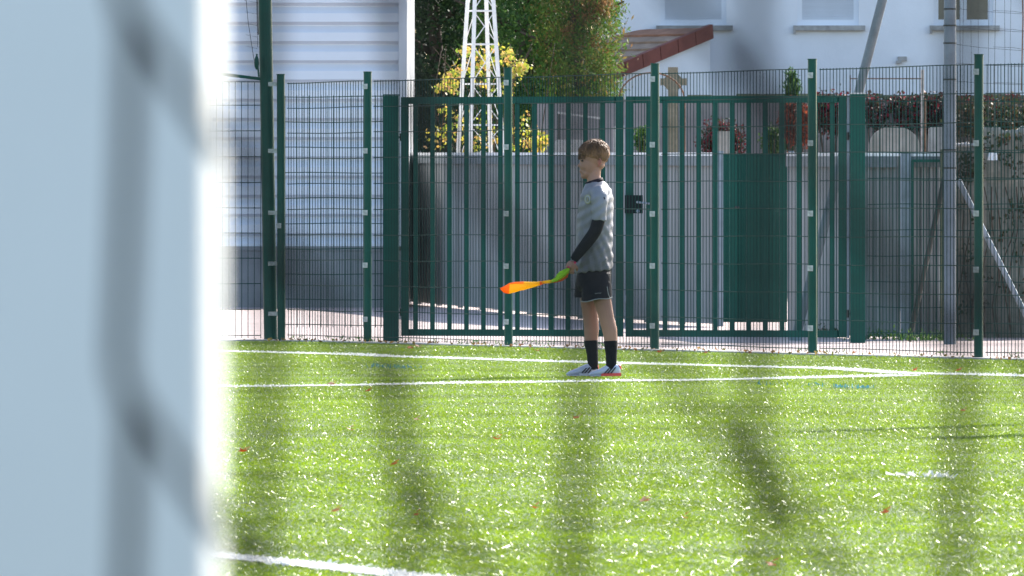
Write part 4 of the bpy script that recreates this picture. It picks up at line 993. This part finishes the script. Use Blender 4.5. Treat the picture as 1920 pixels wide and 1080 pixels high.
# black under-sleeves
for pts_, R_ in (([(1123.5, 405, -.172), (1121, 418, -.179), (1115, 436, -.185), (1101, 456, -.185), (1086, 475, -.180), (1075, 490, -.1745)], [.036, .0405, .0385, .037, .032, .0255]),
                 ([(1126, 405, .170), (1128, 430, .18), (1122, 460, .18), (1112, 485, .165)], [.038, .039, .034, .026])):
    b = MB(); limb(b, [B(*p) for p in pts_], R_, 16, 6)
    ob = part(b, 'under_sleeve', M['black'], boy); remeshed(ob, .005, 2)
# shorts
sb = MB()
sb.loft([ering(1114, 498, 0, 31, .125, .08, 26), ering(1113.5, 520, 0, 33, .138, .03, 26), ering(1113, 540, 0, 32, .13, 0, 26), ering(1113, 548, 0, 26, .09, 0, 26)])
sb.loft([ering(1118, 515, -.05, 27, .075, 0, 22), ering(1119, 540, -.068, 28, .082, 0, 22), ering(1118.5, 564, -.076, 29, .084, .14, 22)])
sb.loft([ering(1109, 515, .05, 27, .075, 0, 22), ering(1106, 540, .068, 28, .082, 0, 22), ering(1103, 561, .076, 27, .082, -.03, 22)])
sh_ = part(sb, 'shorts', M['navy'], boy); remeshed(sh_, .006, 2)
b = MB(); hem = ering(1118.5, 564, -.076, 29.3, .086, .14, 30)
hem = [p + Vector((0, 0, .004 * math.sin(i * .9))) for i, p in enumerate(hem)]
tube(b, hem + [hem[0]], .0028, 6); sub(b, 'hem_piping', M['piping'], sh_, boy)
b = MB(); tube(b, catmull([B(1138, 540, -.140), B(1139.5, 550, -.138), B(1142, 558, -.122), B(1145.5, 563, -.105)], 3), .0022, 5); sub(b, 'side_piping', M['piping'], sh_, boy)
b = MB(); b.bar(B(1115, 552.5, -.160), B(1127, 551.5, -.157), .006); sub(b, 'small_logo', M['plinth'], sh_, boy)
# socks
for L_, ys_ in ((LN, -1), (LFp, 1)):
    b = MB(); P5, P6, P7 = L_[5], L_[6], L_[7]
    limb(b, [B(P5[0] - .5, 641, P5[2]), B(P5[0], 650, P5[2]), B(P6[0], P6[1], P6[2]), B(P7[0] - .5, 696, P7[2])], [.0415, .0405, .0345, .031], 16)
    part(b, 'sock', M['black'], boy, smooth=True)
# shoes
def shoe(dx, v, lab):
    st = [(1163, 699, 6.5, .016), (1160, 696, 10, .026), (1153, 695.5, 11.5, .030), (1144, 696, 11.5, .031), (1135, 697.5, 10, .034), (1126, 700, 7.5, .038), (1116, 702, 5.8, .037), (1109, 703.6, 4.2, .030), (1104, 705, 2.4, .016)]
    rings = []
    for (px, cy, rz, rv) in st:
        rings.append([B(px + dx, min(cy - math.sin(a) * rz, 707.0), v) + Vector((0, math.cos(a) * rv, 0)) for a in [2 * math.pi * i / 18 for i in range(18)]])
    b = MB(); b.loft(rings); so_ = part(b, 'shoe', M['shoe'], boy, smooth=True)
    b = MB(); b.loft([[B(px + dx, py, v) + Vector((0, s2 * w2, 0)) for py in (701.6, 707.3) for s2 in ((-1, 1) if py < 705 else (1, -1))] for px, w2 in ((1164.5, .022), (1158, .034), (1146, .0355), (1134, .036), (1127, .033))])
    sub(b, 'heel_sole', M['shoe_red'] if dx == 0 else M['shoe'], so_, boy)
    b = MB(); b.loft([[B(px + dx, py, v) + Vector((0, s2 * w2, 0)) for py in (705.8, 707.4) for s2 in ((-1, 1) if py < 706.5 else (1, -1))] for px, w2 in ((1126, .036), (1116, .037), (1107, .026))])
    sub(b, 'front_sole', M['shoe'], so_, boy)
    b = MB(); tube(b, [B(1157.5 + dx, 687, v), B(1160.5 + dx, 689, v), B(1163 + dx, 695, v)], [.013, .014, .008], 8); sub(b, 'heel_tab', M['shoe_red'], so_, boy)
    for j in range(3):
        b = MB(); p_ = 1149 - 6 * j * 1.0; b.bar(B(p_ + 5 + dx, 690.5 + j, v - .0335 - .001 * j), B(p_ - 4 + dx, 702, v - .0385 - .001 * j), .0065, .004, up=(0, 1, 0)); sub(b, 'stripe', M['black'], so_, boy)
    b = MB()
    for j in range(4): b.bar(B(1134 - 3.6 * j + dx, 689.8 + 2.6 * j, v - .016), B(1133 - 3.6 * j + dx, 689.6 + 2.6 * j, v + .016), .004)
    sub(b, 'lace', M['badge_w'], so_, boy)
    b = MB()
    for px in (1158, 1148, 1122, 1113):
        for s2 in (-1, 1): b.bar(B(px + dx, 706.8, v + s2 * .018), B(px + dx, 709.3, v + s2 * .018), .011, n=6, w2=.007)
    sub(b, 'stud', M['shoe_red'], so_, boy)
shoe(0, -.086, ''); shoe(-42, .086, '')

# flag held in the hand
fg = empty('linesman_flag', B(1066, 505, -.18), 'orange, yellow and lime flag rolled on its stick, held low by the boy', 'flag')
b = MB(); b.bar(B(1079, 493, -.178), B(1065, 504, -.188), .017, n=8); gp = part(b, 'grip', M['fl_pink'], fg)
b = MB(); tube(b, [B(1064, 508, -.186), B(1042, 528, -.195), B(1030, 530.5, -.20)], .004, 6); part(b, 'stick', M['black'], fg)
def flagrings(st, n=12):
    out = []
    for (px, py, r, rv, tw, v) in st:
        rr = []
        for i in range(n):
            a = 2 * math.pi * i / n; c, s_ = math.cos(a), math.sin(a)
            rad = 1 + .18 * math.sin(3 * a + px * .1)
            dz, dv = s_ * r * rad, c * rv * rad
            rr.append(B(px, py - dz * math.cos(tw), v + dv) + Vector((k(dz) * math.sin(tw), 0, 0)))
        out.append(rr)
    return out
# lime part next to the hand
lime = [(1067, 506, 1.5, .008, -.6, -.187), (1062, 510, 5, .014, -.7, -.188), (1054, 516, 6.5, .018, -.7, -.19), (1048, 521.5, 6, .018, -.7, -.192), (1042, 527, 4, .014, -.4, -.194), (1034, 529.8, 2.6, .012, -.1, -.197), (1022, 531, 2.8, .012, 0, -.2), (1010, 532.3, 2.0, .010, 0, -.2)]
b = MB(); b.loft(flagrings(lime)); b.mi = [(1 if (kk >= 5 or (kk == 4 and i % 12 > 6)) else 0) for kk in range(len(lime) - 1) for i in range(12)] + [0, 1]; part(b, 'lime_cloth', [M['fl_lime'], M['fl_yellow']], fg, smooth=True)
och = [(1066, 512, 1.2, .006, -.6, -.178), (1060, 519, 4.5, .012, -.7, -.176), (1052, 525, 4.2, .012, -.6, -.178), (1042, 530, 2.2, .010, -.2, -.185), (1030, 531.5, 1.5, .01, 0, -.195)]
b = MB(); b.loft(flagrings(och)); part(b, 'orange_fold', M['fl_orange'], fg, smooth=True)
org = [(1024, 531.5, 1.3, .012, 0, -.196), (1012, 533, 3.6, .014, 0, -.198), (998, 535.5, 5.2, .018, 0, -.2), (982, 538.5, 7.6, .022, 0, -.2), (966, 541, 9.2, .024, 0, -.2), (955, 542.5, 9.6, .022, .1, -.2), (946, 543.5, 6.5, .016, .2, -.2), (938, 543, 1.2, .006, 0, -.2)]
b = MB(); b.loft(flagrings(org, 16))
n = 16; b.mi = []
for kk in range(len(org) - 1):
    for i in range(n):
        low_ = 8 <= i < 15
        b.mi.append(1 if (1 <= kk <= 4 and i in (10, 11, 12, 13)) else (0 if kk >= 5 or i in (2, 3, 4, 5) and kk > 2 or kk == 0 else 2))
b.mi += [0, 0]
oc = part(b, 'orange_cloth', [M['fl_orange'], M['fl_yellow'], M['fl_amber']], fg, smooth=True)

# ------------------------------------------------------------------ goal post and net close to the camera
yg = 2.8; rg = .06; xg = PX(393, yg) - rg
gp_ = empty('goal_post', (xg, yg, 0), 'out of focus white round goal post filling the left of the picture', 'goal post')
b = MB(); ring = []
for (sx_, sy_) in ((1, -1), (1, 1), (-1, 1), (-1, -1)):
    a0_ = math.atan2(sy_, sx_) - math.pi / 4
    for q in range(5):
        a_ = a0_ + q * math.pi / 8; ring.append((sx_ * .054 + .006 * math.cos(a_), sy_ * .054 + .006 * math.sin(a_)))
ca_, sa_ = math.cos(math.radians(-.2)), math.sin(math.radians(-.2))
ring = [(x * ca_ - y * sa_ + xg, x * sa_ + y * ca_ + yg + .06) for x, y in ring]
b.loft([[Vector((x, y, 0)) for x, y in ring], [Vector((x, y, 2.44)) for x, y in ring]]); part(b, 'upright', M['white_paint'], gp_, smooth=False)
b = MB(); b.bar((xg, yg + .06, 0), (xg, yg + .06, .02), .22, n=32); part(b, 'ground_sleeve', M['galv'], gp_)
for z in (.5, 1.5, 1.9):
    b = MB(); b.bar((xg, yg - .001, z), (xg, yg - .03, z), .014, n=8); part(b, 'net_hook', M['net'], gp_)
for o in gp_.children:
    if o.name.startswith('upright'): o.data.polygons.foreach_set('use_smooth', [len(p.vertices) == 4 for p in o.data.polygons])
yn = 2.0; k0 = F / yn
net = empty('goal_net', (0, yn, 0), 'blurred dark diamond net hanging just in front of the camera', 'net')
def NP(px, py): return ((px - 960) / k0, yn, 1 - (py - 400) / k0)
cols = [(-1440, 60), (-1100, 420), (-760, 60), (-430, 420), (-100, 420), (238, 20), (500, 420), (757, 150), (1085, 440), (1425, 150), (1800, 480), (2130, 120), (2460, 480), (2800, 120)]
for ci, (px, y0) in enumerate(cols):
    pts = []; n0 = -13; 
    for j in range(n0, 12):
        yy = y0 + 720 * j
        pts += [NP(px - 14, yy - 60), NP(px + 10, yy + 40), NP(px + 2, yy + 300), NP(px - 6, yy + 480)]
    b = MB(); pts = [p for p in pts if .02 < p[2] < 2.3]; tube(b, pts, .0020, 8); part(b, 'net_strand', M['net'], net, smooth=True)
for ci in range(len(cols) - 1):
    (pa, ya), (pb, yb_) = cols[ci], cols[ci + 1]
    if pa == -100: continue
    for j in range(-13, 12):
        y1 = ya + 720 * j; y2 = y1 + (pb - pa) * 1.38
        A_, Z_ = NP(pa + 5, y1), NP(pb, y2)
        if A_[2] < 2.3 and Z_[2] > .02: b = MB(); tube(b, [A_, NP(pa + (pb - pa) * .5, y1 + (y2 - y1) * .53), Z_], .0016, 8); part(b, 'net_strand', M['net'], net, smooth=True)
print('TRIS', sum(len(m.loops) - 2 * len(m.polygons) for m in bpy.data.meshes))
